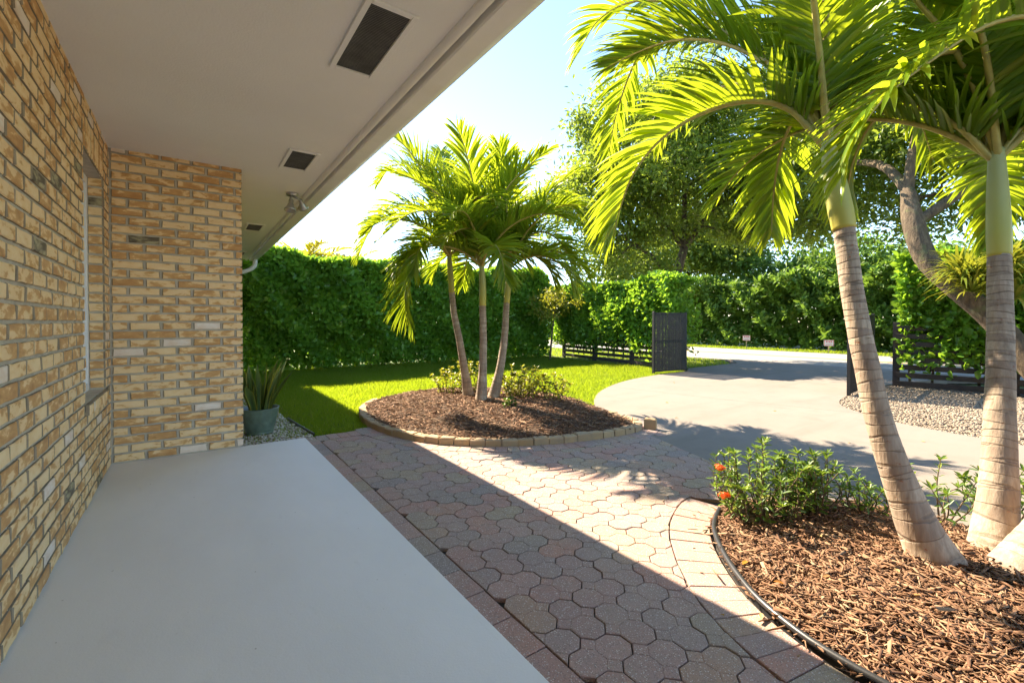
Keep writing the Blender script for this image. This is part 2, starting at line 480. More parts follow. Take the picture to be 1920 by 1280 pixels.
def tube_vf(pts, rad, n=8, cap=True):
    P = np.asarray(pts, float)
    R = np.broadcast_to(np.asarray(rad, float), (len(P),))
    T = frames(P)
    ref = np.array([0, 0, 1.0]) if abs(T[0, 2]) < 0.9 else np.array([1.0, 0, 0])
    V = []; u = np.cross(T[0], ref); u /= np.linalg.norm(u)
    for k in range(len(P)):
        u = u - T[k] * np.dot(u, T[k]); u /= np.linalg.norm(u) + 1e-9
        w_ = np.cross(T[k], u)
        a = np.arange(n) * 2 * math.pi / n
        V.append(P[k] + R[k] * (np.cos(a)[:, None] * u + np.sin(a)[:, None] * w_))
    V = np.concatenate(V)
    F = []
    for k in range(len(P) - 1):
        for i in range(n):
            j = (i + 1) % n
            F.append((k * n + i, k * n + j, k * n + n + j, k * n + n + i))
    if cap:
        F.append(tuple(range(n))[::-1]); F.append(tuple(range((len(P) - 1) * n, len(P) * n)))
    return V, F

def catmull(P, m):
    P = np.asarray(P, float)
    Q = np.vstack([2 * P[0] - P[1], P, 2 * P[-1] - P[-2]])
    out = []
    n = len(P) - 1
    for s in np.linspace(0, n, m):
        i = min(int(s), n - 1); t_ = s - i
        p0, p1, p2, p3 = Q[i], Q[i + 1], Q[i + 2], Q[i + 3]
        out.append(0.5 * ((2 * p1) + (-p0 + p2) * t_ + (2 * p0 - 5 * p1 + 4 * p2 - p3) * t_ ** 2 + (-p0 + 3 * p1 - 3 * p2 + p3) * t_ ** 3))
    out = np.array(out)
    # even spacing along the curve
    d = np.r_[0, np.cumsum(np.linalg.norm(np.diff(out, axis=0), axis=1))]
    s2 = np.linspace(0, d[-1], m)
    return np.stack([np.interp(s2, d, out[:, k]) for k in range(3)], 1)

def in_poly(P, poly):
    x, y = P[:, 0], P[:, 1]
    ins = np.zeros(len(P), bool)
    n = len(poly)
    for i in range(n):
        x0, y0 = poly[i]; x1, y1 = poly[(i + 1) % n]
        c_ = ((y0 > y) != (y1 > y)) & (x < (x1 - x0) * (y - y0) / (y1 - y0 + 1e-12) + x0)
        ins ^= c_
    return ins

def sample_poly(poly, n):
    a = np.array(poly); lo, hi = a.min(0), a.max(0)
    out = np.zeros((0, 2))
    while len(out) < n:
        q = lo + rng.random((n * 2, 2)) * (hi - lo)
        out = np.vstack([out, q[in_poly(q, poly)]])
    return out[:n]

def unit(a):
    return a / (np.linalg.norm(a, axis=-1, keepdims=True) + 1e-9)

LEAF_SHAPES = {  # (position along, half width) at two stations; fold
    'oval': (0.38, 0.24, 0.78, 0.27, 0.10),
    'lance': (0.30, 0.14, 0.68, 0.13, 0.05),
    'oak': (0.35, 0.21, 0.72, 0.17, 0.08),
}
def leaves_vf(P, D, U, S, shape='oval'):
    """P base points, D leaf directions, U leaf normals, S lengths"""
    t1, w1, t2, w2, fold = LEAF_SHAPES[shape]
    D = unit(D); W = unit(np.cross(D, U)); U = np.cross(W, D)
    S = S[:, None]
    b0 = P
    tip = P + D * S - U * S * 0.10
    l1 = P + D * S * t1 + W * S * w1 + U * S * fold
    l2 = P + D * S * t2 + W * S * w2 + U * S * fold * 0.5
    r1 = P + D * S * t1 - W * S * w1 + U * S * fold
    r2 = P + D * S * t2 - W * S * w2 + U * S * fold * 0.5
    V = np.stack([b0, l1, l2, tip, r2, r1], 1).reshape(-1, 3)
    k = np.arange(len(P))[:, None] * 6
    F = np.concatenate([k + np.array([[0, 3, 2, 1]]), k + np.array([[0, 5, 4, 3]])], 1).reshape(-1, 4)
    return V, F

def leaf_object(name, P, D, U, S, mat, parent, shape='oval', r_=None, kind=None):
    V, F = leaves_vf(P, D, U, S, shape)
    if r_ is None:
        r_ = rng.random(len(P)) ** 1.3
    o = obj(name, V, F, mat, parent, rnd=np.repeat(r_, 2))
    if kind: o["kind"] = kind
    return o

def sheet(name, poly, z, mat, depth=0.0, label=None):
    n = len(poly)
    V = [(x, y, z) for x, y in poly]
    F = [tuple(range(n))]
    if depth:
        V += [(x, y, z - depth) for x, y in poly]
        F += [(i, n + i, n + (i + 1) % n, (i + 1) % n) for i in range(n)]
    o = obj(name, V, F, mat)
    return tag(o, label, kind="structure")

def offset_curve(P, d):
    P = np.asarray(P, float)
    T = np.gradient(P, axis=0); T /= np.linalg.norm(T, axis=1)[:, None]
    return P + d * np.stack([-T[:, 1], T[:, 0]], 1)

def resample(P, step):
    P = np.asarray(P, float)
    d = np.r_[0, np.cumsum(np.linalg.norm(np.diff(P, axis=0), axis=1))]
    m_ = max(2, int(round(d[-1] / step)) + 1)
    s = np.linspace(0, d[-1], m_)
    return np.stack([np.interp(s, d, P[:, k]) for k in range(P.shape[1])], 1)

def smooth2(P, m_):
    Q = catmull(np.c_[np.asarray(P, float), np.zeros(len(P))], m_)
    return Q[:, :2]

def cam_uvz(p):
    d = np.asarray(p, float) - np.array([0, 0, 1.09])
    z = d[0] * math.sin(YAW) + d[1] * math.cos(YAW)
    x = d[0] * math.cos(YAW) - d[1] * math.sin(YAW)
    return x / max(z, 1e-3), d[2] / max(z, 1e-3), z

# ------------------------------------------------------------------ ground, road, driveway, lawn
sheet("terrain", [(-80, -80), (120, -80), (120, 160), (-80, 160)], -0.16, "verge")

PALM_BED_EDGE = smooth2([(2.62, 1.47), (2.536, 1.453), (2.345, 1.374), (2.205, 1.286), (2.044, 1.143), (1.912, 0.998), (1.819, 0.865),
                         (1.748, 0.701), (1.722, 0.582), (1.712, 0.45), (1.70, 0.1), (1.70, -0.6), (1.70, -2.2)], 90)
BED_BACK = [(3.9, -2.2), (3.72, -0.9), (3.58, 0.0), (3.47, 0.36), (3.41, 0.58), (3.385, 0.80), (3.31, 1.04), (3.09, 1.25), (2.80, 1.43)]
PALM_BED = [tuple(p) for p in PALM_BED_EDGE] + BED_BACK

ISLAND_FRONT = smooth2([(2.30, 6.33), (2.04, 6.12), (1.80, 5.78), (1.65, 5.28), (1.60, 4.80), (1.63, 4.42), (1.77, 3.97), (1.99, 3.65), (2.26, 3.42), (2.56, 3.25), (2.96, 3.12),
                        (3.34, 3.06), (3.70, 3.05), (3.86, 3.12), (3.93, 3.30), (4.06, 3.70), (4.20, 4.10)], 140)
ISLAND_BACK = [tuple(p) for p in smooth2([(4.20, 4.10), (4.37, 4.82), (4.33, 5.55), (3.95, 6.2), (3.33, 6.55), (2.75, 6.52), (2.30, 6.33)], 40)]
ISLAND = [tuple(p) for p in ISLAND_FRONT] + ISLAND_BACK[1:-1]

DRIVE_LEFT = smooth2([(9.25, 6.10), (7.93, 6.02), (6.69, 5.75), (5.56, 5.23), (4.77, 4.65), (4.25, 4.06), (4.02, 3.50), (3.95, 3.12)], 50)
PAVE_DRIVE = smooth2([(3.80, 3.0), (3.71, 2.85), (3.56, 2.45), (3.38, 1.99), (3.21, 1.66), (2.98, 1.56), (2.72, 1.54)], 40)
GRAVEL_EDGE = smooth2([(9.3, 2.75), (8.13, 2.66), (7.45, 2.52), (7.05, 2.33), (6.80, 2.10), (6.54, 1.82), (6.34, 1.34), (6.24, 0.93), (6.15, 0.3), (6.2, -0.8), (6.8, -2.2)], 50)
drive_poly = [(13.3, 7.35), (12.2, 6.5), (9.8, 6.44)] + [tuple(p) for p in DRIVE_LEFT] + [tuple(p) for p in PAVE_DRIVE] + \
             [tuple(p) for p in BED_BACK[::-1]] + [(1.70, -2.22), (0.90, -2.22), (0.90, -14), (9.5, -14)] + [tuple(p) for p in GRAVEL_EDGE[::-1]] + [(10.2, 2.70), (12.2, 2.3), (13.3, 1.6)]  # concrete behind the camera is unseen, added to bounce sunlight into the porch
sheet("driveway", drive_poly, -0.035, "driveway", 0.1)
mb = MB()
drv = bpy.data.objects["driveway"]
def saw_cut(pts_, w_=0.010):
    P_ = np.array(pts_, float); O_ = offset_curve(P_, w_ / 2); I_ = offset_curve(P_, -w_ / 2)
    n_ = len(P_)
    V_ = [(x_, y_, -0.0345) for x_, y_ in O_] + [(x_, y_, -0.0345) for x_, y_ in I_]
    obj("control_joint", V_, [(k_, k_ + 1, n_ + k_ + 1, n_ + k_) for k_ in range(n_ - 1)], "saw_cut", drv)
saw_cut([(9.28, 6.08), (9.33, 4.4), (9.36, 2.78)])
saw_cut([(5.95, 5.42), (6.3, 3.6), (6.72, 2.02)])
saw_cut([(12.3, 6.5), (12.35, 4.0), (12.4, 2.3)])
sheet("road", [(13.1, -60), (19.0, -60), (17.8, 140), (13.1, 140)], -0.045, "road", 0.06)
mb = MB()
for xx in (15.75, 15.95):
    mb.box(xx, xx + 0.1, -60, 140, -0.0445, -0.041)
tag(mb.build("road_marking", "road_yellow"), None, kind="structure")
LAWN = [(0.4, 4.74), (1.45, 4.74)] + [tuple(p) for p in ISLAND_FRONT[38:0:-1]] + ISLAND_BACK[::-1] + [(4.2, 4.04)] + [tuple(p) for p in DRIVE_LEFT[::-1]] + [(9.6, 11.9), (0.4, 11.9)]
sheet("lawn", [(0.30, 4.72), (4.3, 3.2), (9.3, 6.0), (10.2, 12.5), (0.3, 13.5)], -0.075, "lawn_soil")
sheet("verge", [(9.4, 6.6), (12.1, 6.6), (13.2, 7.45), (13.2, 60), (10.5, 60)], -0.07, "verge")
sheet("far_verge", [(18.9, -60), (20.6, -60), (19.6, 140), (17.7, 140)], -0.065, "verge")
sheet("gravel_ground", [tuple(p) for p in GRAVEL_EDGE] + [(11, -2.2), (11, 2.6)], -0.06, "mulch_ground")
sheet("pebble_ground", [(0.36, 4.60), (0.99, 4.60), (1.02, 12.0), (0.36, 12.0)], -0.058, "soil")

# grass blades
def grass(name, pts, hmin, hmax, wid, label, z0=-0.07):
    n = len(pts)
    h = rng.uniform(hmin, hmax, n)
    a = rng.uniform(0, 2 * math.pi, n)
    lean = rng.uniform(0.1, 0.9, n) * h
    la = rng.uniform(0, 2 * math.pi, n)
    P = np.c_[pts, np.full(n, z0)]
    side = np.c_[np.cos(a), np.sin(a), np.zeros(n)] * wid * 0.5
    tip = P + np.c_[np.cos(la) * lean, np.sin(la) * lean, h]
    V = np.stack([P - side, P + side, tip], 1).reshape(-1, 3)
    F = np.arange(n * 3).reshape(-1, 3)
    # tone varies in soft patches over the lawn
    pat = 0.5 + 0.25 * np.sin(pts[:, 0] * 2.1 + 1.3 * np.sin(pts[:, 1] * 1.7)) * np.cos(pts[:, 1] * 2.6 + pts[:, 0])
    r_ = np.clip(pat * 0.6 + rng.random(n) * 0.6 - 0.05, 0, 0.95)
    r_[rng.random(n) < 0.07] = 1.0
    o = obj(name, V, F, "grass_blade", rnd=r_)
    return tag(o, label, "grass", kind="stuff")

lawn_pts = sample_poly(LAWN, 230000)
grass("lawn_grass", lawn_pts, 0.03, 0.075, 0.009, "mown green lawn between the hedge, the mulch island and the driveway")
strip = sample_poly([(9.7, 6.62), (12.0, 6.62), (13.0, 7.4), (13.05, 24), (10.4, 24)], 26000)
strip = strip[rng.random(len(strip)) < np.clip(1.6 - (strip[:, 1] - 6) * 0.09, 0.1, 1)]
grass("verge_grass", strip, 0.03, 0.09, 0.012, "strip of grass between the fence and the road beside the open gate")
fv = np.c_[rng.uniform(19.0, 20.3, 30000), rng.uniform(-4, 40, 30000)]
fv[:, 0] -= fv[:, 1] * 0.006
grass("far_verge_grass", fv, 0.04, 0.10, 0.02, "sunlit grass strip on the far side of the road under the signs")

# ------------------------------------------------------------------ porch slab and paving
mb = MB()
mb.box(-0.515, 0.885, -7.0, 4.60, -0.14, 0.0, 0.006)
slab = mb.build("porch_slab", "slab_paint")
tag(slab, kind="structure")
slab["label"] = "light grey painted concrete porch slab beside the brick wall"

ZP = -0.03
pav = sheet("paving", [(0.87, -2.2), (1.72, -2.2), (1.72, 0.3), (2.1, 1.05), (2.75, 1.5), (3.3, 1.6), (3.8, 2.9), (3.9, 3.25), (2.9, 3.3), (1.8, 4.3), (1.7, 4.73), (0.87, 4.73)], -0.05, "paver_sand")

def clip(poly, p, n):
    out = []
    for i in range(len(poly)):
        a, b_ = poly[i], poly[(i + 1) % len(poly)]
        da = (a[0] - p[0]) * n[0] + (a[1] - p[1]) * n[1]
        db = (b_[0] - p[0]) * n[0] + (b_[1] - p[1]) * n[1]
        if da >= 0:
            out.append(a)
        if (da >= 0) != (db >= 0):
            t_ = da / (da - db)
            out.append((a[0] + (b_[0] - a[0]) * t_, a[1] + (b_[1] - a[1]) * t_))
    return out

def area(p):
    return 0.5 * sum(p[i][0] * p[(i + 1) % len(p)][1] - p[(i + 1) % len(p)][0] * p[i][1] for i in range(len(p)))

def inset(p, d):
    """convex counter-clockwise polygon moved in by d"""
    q = list(p)
    for i in range(len(p)):
        a, b_ = p[i], p[(i + 1) % len(p)]
        ex, ey = b_[0] - a[0], b_[1] - a[1]
        l_ = math.hypot(ex, ey)
        if l_ < 1e-6: continue
        nx, ny = -ey / l_, ex / l_
        q = clip(q, (a[0] + nx * d, a[1] + ny * d), (nx, ny))
        if len(q) < 3: return []
    return q

def dedupe(p, eps=5e-4):
    q = []
    for a in p:
        if not q or math.hypot(a[0] - q[-1][0], a[1] - q[-1][1]) > eps:
            q.append(a)
    if len(q) > 1 and math.hypot(q[0][0] - q[-1][0], q[0][1] - q[-1][1]) <= eps:
        q.pop()
    return q

def paver_vf(polys, joint_cut, groove=0.0022, cham=0.0028, h=0.03):
    """flat-topped piece from convex faces: each face is lifted above shallow grooves, chamfered round its rim"""
    V = []; F = []
    for p in polys:
        p = dedupe(p)
        if len(p) < 3 or area(p) < 2e-4: continue
        n = len(p)
        top = []
        cx_ = sum(a[0] for a in p) / n; cy_ = sum(a[1] for a in p) / n
        for a in p:
            dx, dy = a[0] - cx_, a[1] - cy_
            l_ = math.hypot(dx, dy); s = max(0.5, (l_ - cham * 1.25) / l_)
            top.append((cx_ + dx * s, cy_ + dy * s))
        k = len(V)
        V += [(a[0], a[1], 0.0) for a in top] + [(a[0], a[1], -groove) for a in p] + [(a[0], a[1], -h) for a in p]
        F.append(tuple(range(k, k + n)))
        for i in range(n):
            j = (i + 1) % n
            F.append((k + n + i, k + n + j, k + j, k + i))
            F.append((k + 2 * n + i, k + 2 * n + j, k + n + j, k + n + i))
    return V, F

D = 0.125; A_ = D / 2; HS = D * (math.sqrt(2) - 1) / 2
JT = 0.0024
def oct_poly(cx_, cy_):
    return [(cx_ + A_, cy_ - HS), (cx_ + A_, cy_ + HS), (cx_ + HS, cy_ + A_), (cx_ - HS, cy_ + A_),
            (cx_ - A_, cy_ + HS), (cx_ - A_, cy_ - HS), (cx_ - HS, cy_ - A_), (cx_ + HS, cy_ - A_)]
def sq_poly(cx_, cy_):
    q = A_ - HS
    return [(cx_ + q, cy_), (cx_, cy_ + q), (cx_ - q, cy_), (cx_, cy_ - q)]

def stone_polys(horizontal):
    """double octagon with its two square notches filled, centre at 0; joints cut on the outer sides only"""
    if horizontal:
        o1, o2, s1, s2 = oct_poly(-A_, 0), oct_poly(A_, 0), sq_poly(0, A_), sq_poly(0, -A_)
    else:
        o1, o2, s1, s2 = oct_poly(0, -A_), oct_poly(0, A_), sq_poly(A_, 0), sq_poly(-A_, 0)
    allp = [o1, o2, s1, s2]
    def shared(a, b_, me):
        mx_, my_ = (a[0] + b_[0]) / 2, (a[1] + b_[1]) / 2
        for q in allp:
            if q is me: continue
            for i in range(len(q)):
                c_, d_ = q[i], q[(i + 1) % len(q)]
                if abs((c_[0] + d_[0]) / 2 - mx_) < 1e-5 and abs((c_[1] + d_[1]) / 2 - my_) < 1e-5:
                    return True
        return False
    out = []
    for p in allp:
        q = list(p)
        for i in range(len(p)):
            a, b_ = p[i], p[(i + 1) % len(p)]
            ex, ey = b_[0] - a[0], b_[1] - a[1]; l_ = math.hypot(ex, ey)
            nx, ny = -ey / l_, ex / l_
            if not shared(a, b_, p):
                q = clip(q, (a[0] + nx * JT, a[1] + ny * JT), (nx, ny))
        out.append(q)
    return out

SOLDIER = 0.2
near_out = offset_curve(PALM_BED_EDGE, -0.225)      # paving side of the course round the palm bed
near_in = offset_curve(PALM_BED_EDGE, -0.02)
isl = ISLAND_FRONT[40:118]
isl_out = offset_curve(isl, -0.205)
isl_in = offset_curve(isl, -0.012)
if np.linalg.norm(isl_out.mean(0) - np.array([3, 5])) < np.linalg.norm(isl.mean(0) - np.array([3, 5])):
    isl_out = offset_curve(isl, 0.205); isl_in = offset_curve(isl, 0.012)
if near_out[45][0] > PALM_BED_EDGE[45][0]:
    near_out = offset_curve(PALM_BED_EDGE, 0.225); near_in = offset_curve(PALM_BED_EDGE, 0.02)
X0 = 1.0
isl_b = [tuple(p) for p in isl_out]                   # runs from the lawn side to the driveway side
field = [(X0, -2.2)] + [tuple(p) for p in near_out[::-1]] + [tuple(p) for p in PAVE_DRIVE[::-1]] + isl_b[::-1] + [(isl_b[0][0], 4.52), (X0, 4.52)]
FLD = [np.array(p) for p in field]
if sum(FLD[i][0] * FLD[(i + 1) % len(FLD)][1] - FLD[(i + 1) % len(FLD)][0] * FLD[i][1] for i in range(len(FLD))) < 0:
    FLD = FLD[::-1]
FA = np.array(FLD); FB = np.roll(FA, -1, axis=0)
FE = FB - FA; FLn = np.linalg.norm(FE, axis=1) + 1e-9
FN = np.stack([-FE[:, 1], FE[:, 0]], 1) / FLn[:, None]

def clip_field(poly):
    c_ = np.array(poly).mean(0)
    t_ = np.clip(((c_ - FA) * FE).sum(1) / FLn ** 2, 0, 1)
    near = FA + FE * t_[:, None]
    dist = np.linalg.norm(c_ - near, axis=1)
    if dist.min() > 0.09:
        return poly if in_poly(c_[None], [tuple(p) for p in FA])[0] else []
    q = list(poly)
    for i in np.where(dist < dist.min() + 0.012)[0][:4]:
        q = clip(q, tuple(FA[i] + FN[i] * 0.003), tuple(FN[i]))
        if len(q) < 3: return []
    return q

stone_mesh = {}
for hz in (True, False):
    V, F = paver_vf(stone_polys(hz), JT)
    stone_mesh[hz] = mesh_of("octagon_paver", V, F, "paver")
NI, NJ = 24, 54
for i in range(-1, NI):
    for j in range(-18, NJ - 18 + 2):
        k = (i + j) % 4
        if k == 0: hz = True
        elif k == 2: hz = False
        else: continue
        cx_ = X0 + (i + (1.0 if hz else 0.5)) * D
        cy_ = (j + (0.5 if hz else 1.0)) * D
        polys = [[(a + cx_, b_ + cy_) for a, b_ in p] for p in stone_polys(hz)]
        cl = [clip_field(p) for p in polys]
        full = all(len(c_) == len(p) and abs(area(c_) - area(p)) < 1e-7 for c_, p in zip(cl, polys) if True) and all(len(c_) >= 3 for c_ in cl)
        dz = random.gauss(0, 0.0012)
        if full:
            o = link("octagon_paver", stone_mesh[hz], pav)
            o.location = (cx_, cy_, ZP + dz)
        else:
            cl = [c_ for c_ in cl if len(c_) >= 3 and area(c_) > 3e-4]
            if not cl or sum(area(c_) for c_ in cl) < 1.2e-3: continue
            V, F = paver_vf([[(a - cx_, b_ - cy_) for a, b_ in p] for p in cl], JT)
            if not V: continue
            o = obj("octagon_paver", V, F, "paver", pav)
            o.location = (cx_, cy_, ZP + dz)
        o.rotation_euler = (random.gauss(0, 0.006), random.gauss(0, 0.006), random.gauss(0, 0.004))

def quad_paver(q):
    c_ = np.mean(q, axis=0)
    p = [(float(a[0] - c_[0]), float(a[1] - c_[1])) for a in q]
    if area(p) < 0: p = p[::-1]
    p = inset(p, 0.0022)
    if len(p) < 3: return
    V, F = paver_vf([p], JT)
    o = obj("border_paver", V, F, "paver", pav)
    o.location = (float(c_[0]), float(c_[1]), ZP + random.gauss(0, 0.0012))
    o.rotation_euler = (random.gauss(0, 0.006), random.gauss(0, 0.006), random.gauss(0, 0.006))

y = -1.6
while y < 4.5:
    quad_paver(np.array([(0.888, y), (0.998, y), (0.998, y + 0.2), (0.888, y + 0.2)])); y += 0.2
x = 0.888
while x < 1.44:
    quad_paver(np.array([(x, 4.525), (x + 0.1, 4.525), (x + 0.1, 4.725), (x, 4.725)])); x += 0.1
def soldier(pa, pb, step):
    d = np.r_[0, np.cumsum(np.linalg.norm(np.diff(pa, axis=0), axis=1))]
    n = int(d[-1] / step)
    s = np.linspace(0, d[-1], n + 1)
    qa = np.stack([np.interp(s, d, pa[:, k]) for k in (0, 1)], 1)
    qb = np.stack([np.interp(s, d, pb[:, k]) for k in (0, 1)], 1)
    for k in range(n):
        quad_paver(np.array([qa[k], qa[k + 1], qb[k + 1], qb[k]]))
soldier(near_out[:86], near_in[:86], 0.104)
soldier(isl_out, isl_in, 0.112)

# ------------------------------------------------------------------ house
house = empty("house", (-0.49, 4.58, 0), "tan brick house with deep white soffit, gutter and vents along the porch", "house")
HM = Matrix.Translation((-0.49, 4.58, 0)).inverted()
def hpart(o, parent=house):
    o.parent = parent
    o.matrix_parent_inverse = Matrix.Identity(4) if parent is not house else HM
    return o
CO = 0.0677; BL = 0.203; BJ = 0.014
WX = -0.49; WY = 4.58; SOF = 2.41
WIN = (3.56, 4.32, 0.61, 2.10)      # window opening y0 y1 z0 z1

mb = MB()   # mortar behind the side wall, with the window opening left free
for y0, y1, z0, z1 in ((-6, WIN[0], -0.1, 2.6), (WIN[1], WY + 0.1, -0.1, 2.6), (WIN[0], WIN[1], -0.1, WIN[2]), (WIN[0], WIN[1], WIN[3], 2.6)):
    mb.box(WX - 0.22, WX - 0.010, y0, y1, z0, z1)
wall = hpart(mb.build("side_wall", "mortar"))
mb = MB(); mb.box(WX - 0.2, 0.375 - 0.010, WY + 0.010, 11.0, -0.1, 2.6)
wing = hpart(mb.build("wing_wall", "mortar"))

def brick_vf(l_, h_, rs, dep=0.025):
    """face in local x (length) / z (height), front at y=0 looking to -y; rough rim"""
    hx, hz_ = l_ / 2, h_ / 2
    base = [(-hx, -hz_), (-hx * 0.3, -hz_), (hx * 0.35, -hz_), (hx, -hz_), (hx, hz_), (hx * 0.3, hz_), (-hx * 0.4, hz_), (-hx, hz_)]
    rim = [(a + rs.uniform(-.0022, .0022), b_ + rs.uniform(-.0022, .0022)) for a, b_ in base]
    V = [(a, dep, b_) for a, b_ in rim] + [(a, 0.003, b_) for a, b_ in rim]
    V += [(a * 0.948 + rs.uniform(-.001, .001), rs.uniform(-.0012, .0008), b_ * 0.88 + rs.uniform(-.001, .001)) for a, b_ in rim]
    F = [tuple(range(16, 24))]
    for r0 in (0, 8):
        for i in range(8):
            j = (i + 1) % 8
            F.append((r0 + i, r0 + j, r0 + 8 + j, r0 + 8 + i))
    return V, F
rs = random.Random(3)
brick_var = {}
def brick_mesh(l_, h_, k):
    key = (round(l_, 3), round(h_, 3), k)
    if key not in brick_var:
        V, F = brick_vf(l_, h_, rs)
        me_ = mesh_of("brick", V, F, "brick")
        me_.materials.append(MAT["mortar_joint_shade"])
        for q in (1, 2, 3, 4, 5, 6, 7, 8, 12, 16):  # sides and end chamfers, coloured dark for smear and joint shadow
            me_.polygons[q].material_index = 1
        brick_var[key] = me_
    return brick_var[key]

bricks = []   # (centre, length, height, rotation z, wall, tilt)
def course_run(u0, u1, z, phase, put):
    u = u0 - (BL / 2 if phase else 0)
    while u < u1 - 0.01:
        a, b_ = max(u, u0), min(u + BL, u1)
        if b_ - a > 0.045:
            put((a + b_) / 2, b_ - a - BJ, z)
        u += BL
for cidx in range(36):
    z = 0.006 + (cidx + 0.5) * CO
    hgt = CO - BJ
    ph = cidx % 2
    inwin = z > WIN[2] - CO * 0.55 and z < WIN[3] + CO * 0.5
    def put_side(u, l_, z_):
        bricks.append(((WX, u, z_), l_, hgt, math.pi / 2, 'side'))
    soldier_z = (WIN[3] - 0.01, WIN[3] + 0.205)
    if inwin or (soldier_z[0] < z < soldier_z[1]):
        course_run(-4.0, WIN[0], z, ph, put_side)
        course_run(WIN[1], WY - 0.002, z, ph, put_side)
    else:
        course_run(-4.0, WY - 0.002, z, ph, put_side)
    def put_front(u, l_, z_):
        bricks.append(((u, WY, z_), l_, hgt, 0.0, 'wing'))
    course_run(WX + 0.004, 0.375 + 0.011, z, ph, put_front)
    def put_wing(u, l_, z_):
        bricks.append(((0.375, u, z_), l_, hgt, math.pi / 2, 'far'))
    course_run(WY + 0.03, 10.98, z, 1 - ph, put_wing)
    if inwin:   # bricks on the far jamb of the window
        bricks.append(((WX - 0.045, WIN[1] - 0.009, z), 0.075, hgt, 0.0, 'side'))
# soldier course over the window and rowlock sill
u = WIN[0] + 0.034
while u < WIN[1]:
    bricks.append(((WX, u, WIN[3] + 0.098), 0.19, CO - BJ, (math.pi / 2, 'soldier'), 'side'))
    bricks.append(((WX + 0.018, u, WIN[2] - 0.036), 0.062, CO - BJ, (math.pi / 2, 'soldier'), 'side'))
    u += CO

def seen_size(c_, l_, h_, wall_):
    if wall_ == 'far': return 0
    u_, v_, z_ = cam_uvz(c_)
    if z_ < 0.3 or abs(u_) > 1.14 or v_ > 0.73 or v_ < -0.81: return 0
    nrm = np.array([1.0, 0, 0]) if wall_ == 'side' else np.array([0, -1.0, 0])
    v = np.array([0, 0, 1.09]) - np.array(c_)
    dd = np.linalg.norm(v)
    return l_ * h_ * abs(v @ nrm) / dd ** 3 * (1 + u_ * u_) ** 1.5
order = sorted(range(len(bricks)), key=lambda i: -seen_size(bricks[i][0], bricks[i][1], bricks[i][2], bricks[i][4]))
single = set(order[:296])
joined = {'side': ([], [], []), 'wing': ([], [], [])}
MI = {'side': [], 'wing': []}
for i, (c_, l_, h_, rz, wl) in enumerate(bricks):
    sold = isinstance(rz, tuple)
    ang = rz[0] if sold else rz
    M = Matrix.Translation(Vector(c_)) @ Matrix.Rotation(ang, 4, 'Z')
    if sold: M = M @ Matrix.Rotation(math.pi / 2, 4, 'Y')
    M = M @ Matrix.Rotation(rs.gauss(0, 0.006), 4, 'Y') @ Matrix.Translation((0, rs.gauss(0, 0.0012), 0))
    par = wall if wl == 'side' else wing
    if i in single:
        o = link("brick", brick_mesh(l_, h_, rs.randrange(5)), par)
        o.matrix_local = M
    else:
        me = brick_mesh(l_, h_, rs.randrange(5))
        key = 'side' if wl == 'side' else 'wing'
        VV, FF, RR = joined[key]
        k = len(VV)
        VV += [tuple(M @ v.co) for v in me.vertices]
        FF += [tuple(q + k for q in p.vertices) for p in me.polygons]
        RR += [rs.random()] * len(me.polygons)
        MI[key] += [p.material_index for p in me.polygons]
for key, par in (('side', wall), ('wing', wing)):
    VV, FF, RR = joined[key]
    o = obj("brick_rest", VV, FF, "brick", par, rnd=RR)
    o["kind"] = "stuff"
    o.data.materials.append(MAT["mortar_joint_shade"])
    o.data.polygons.foreach_set("material_index", np.array(MI[key], dtype=np.int32))

# window: white frame, closed white shutter, reveal
wxf = WX - 0.085
mb = MB()
mb.box(wxf - 0.03, wxf, WIN[0], WIN[0] + 0.05, WIN[2], WIN[3], 0.003)
mb.box(wxf - 0.03, wxf, WIN[1] - 0.05, WIN[1] - 0.003, WIN[2], WIN[3], 0.003)
mb.box(wxf - 0.03, wxf, WIN[0] + 0.052, WIN[1] - 0.052, WIN[3] - 0.05, WIN[3], 0.003)
mb.box(wxf - 0.03, wxf, WIN[0] + 0.052, WIN[1] - 0.052, WIN[2], WIN[2] + 0.05, 0.003)
win = hpart(mb.build("window", "window_white"))
mb = MB()
for k in range(26):
    z = WIN[2] + 0.055 + k * 0.053
    mb.add([(wxf - 0.045, WIN[0] + 0.055, z), (wxf - 0.045, WIN[1] - 0.055, z), (wxf - 0.018, WIN[1] - 0.055, z + 0.05), (wxf - 0.018, WIN[0] + 0.055, z + 0.05)], [(0, 1, 2, 3)])
mb.box(wxf - 0.06, wxf - 0.05, WIN[0] + 0.02, WIN[1] - 0.02, WIN[2] + 0.01, WIN[3] - 0.01)
mb.build("blind", "window_white", win)

# soffit with eave; the roof above casts the shade
EX = 0.975
Y0R, Y1R = -6.0, 11.15
VENTS = [(0.62, 0.795, 1.87, 2.43), (0.655, 0.825, 3.82, 4.27), (0.66, 0.83, 7.02, 7.50), (0.70, 0.87, 9.95, 10.42)]
mb = MB(); mb.box(WX - 0.2, EX, Y0R, Y1R, SOF, SOF + 0.02)
hpart(mb.build("soffit", "soffit"))
mb = MB()
mb.add([(1.13, Y0R - .05, 2.545), (1.13, Y1R + .05, 2.545), (-5.5, Y1R + .05, 4.3), (-5.5, Y0R - .05, 4.3),
        (1.13, Y0R - .05, 2.525), (1.13, Y1R + .05, 2.525), (-5.5, Y1R + .05, 4.28), (-5.5, Y0R - .05, 4.28)],
       [(0, 1, 2, 3), (7, 6, 5, 4), (0, 4, 5, 1), (1, 5, 6, 2), (2, 6, 7, 3), (3, 7, 4, 0)])
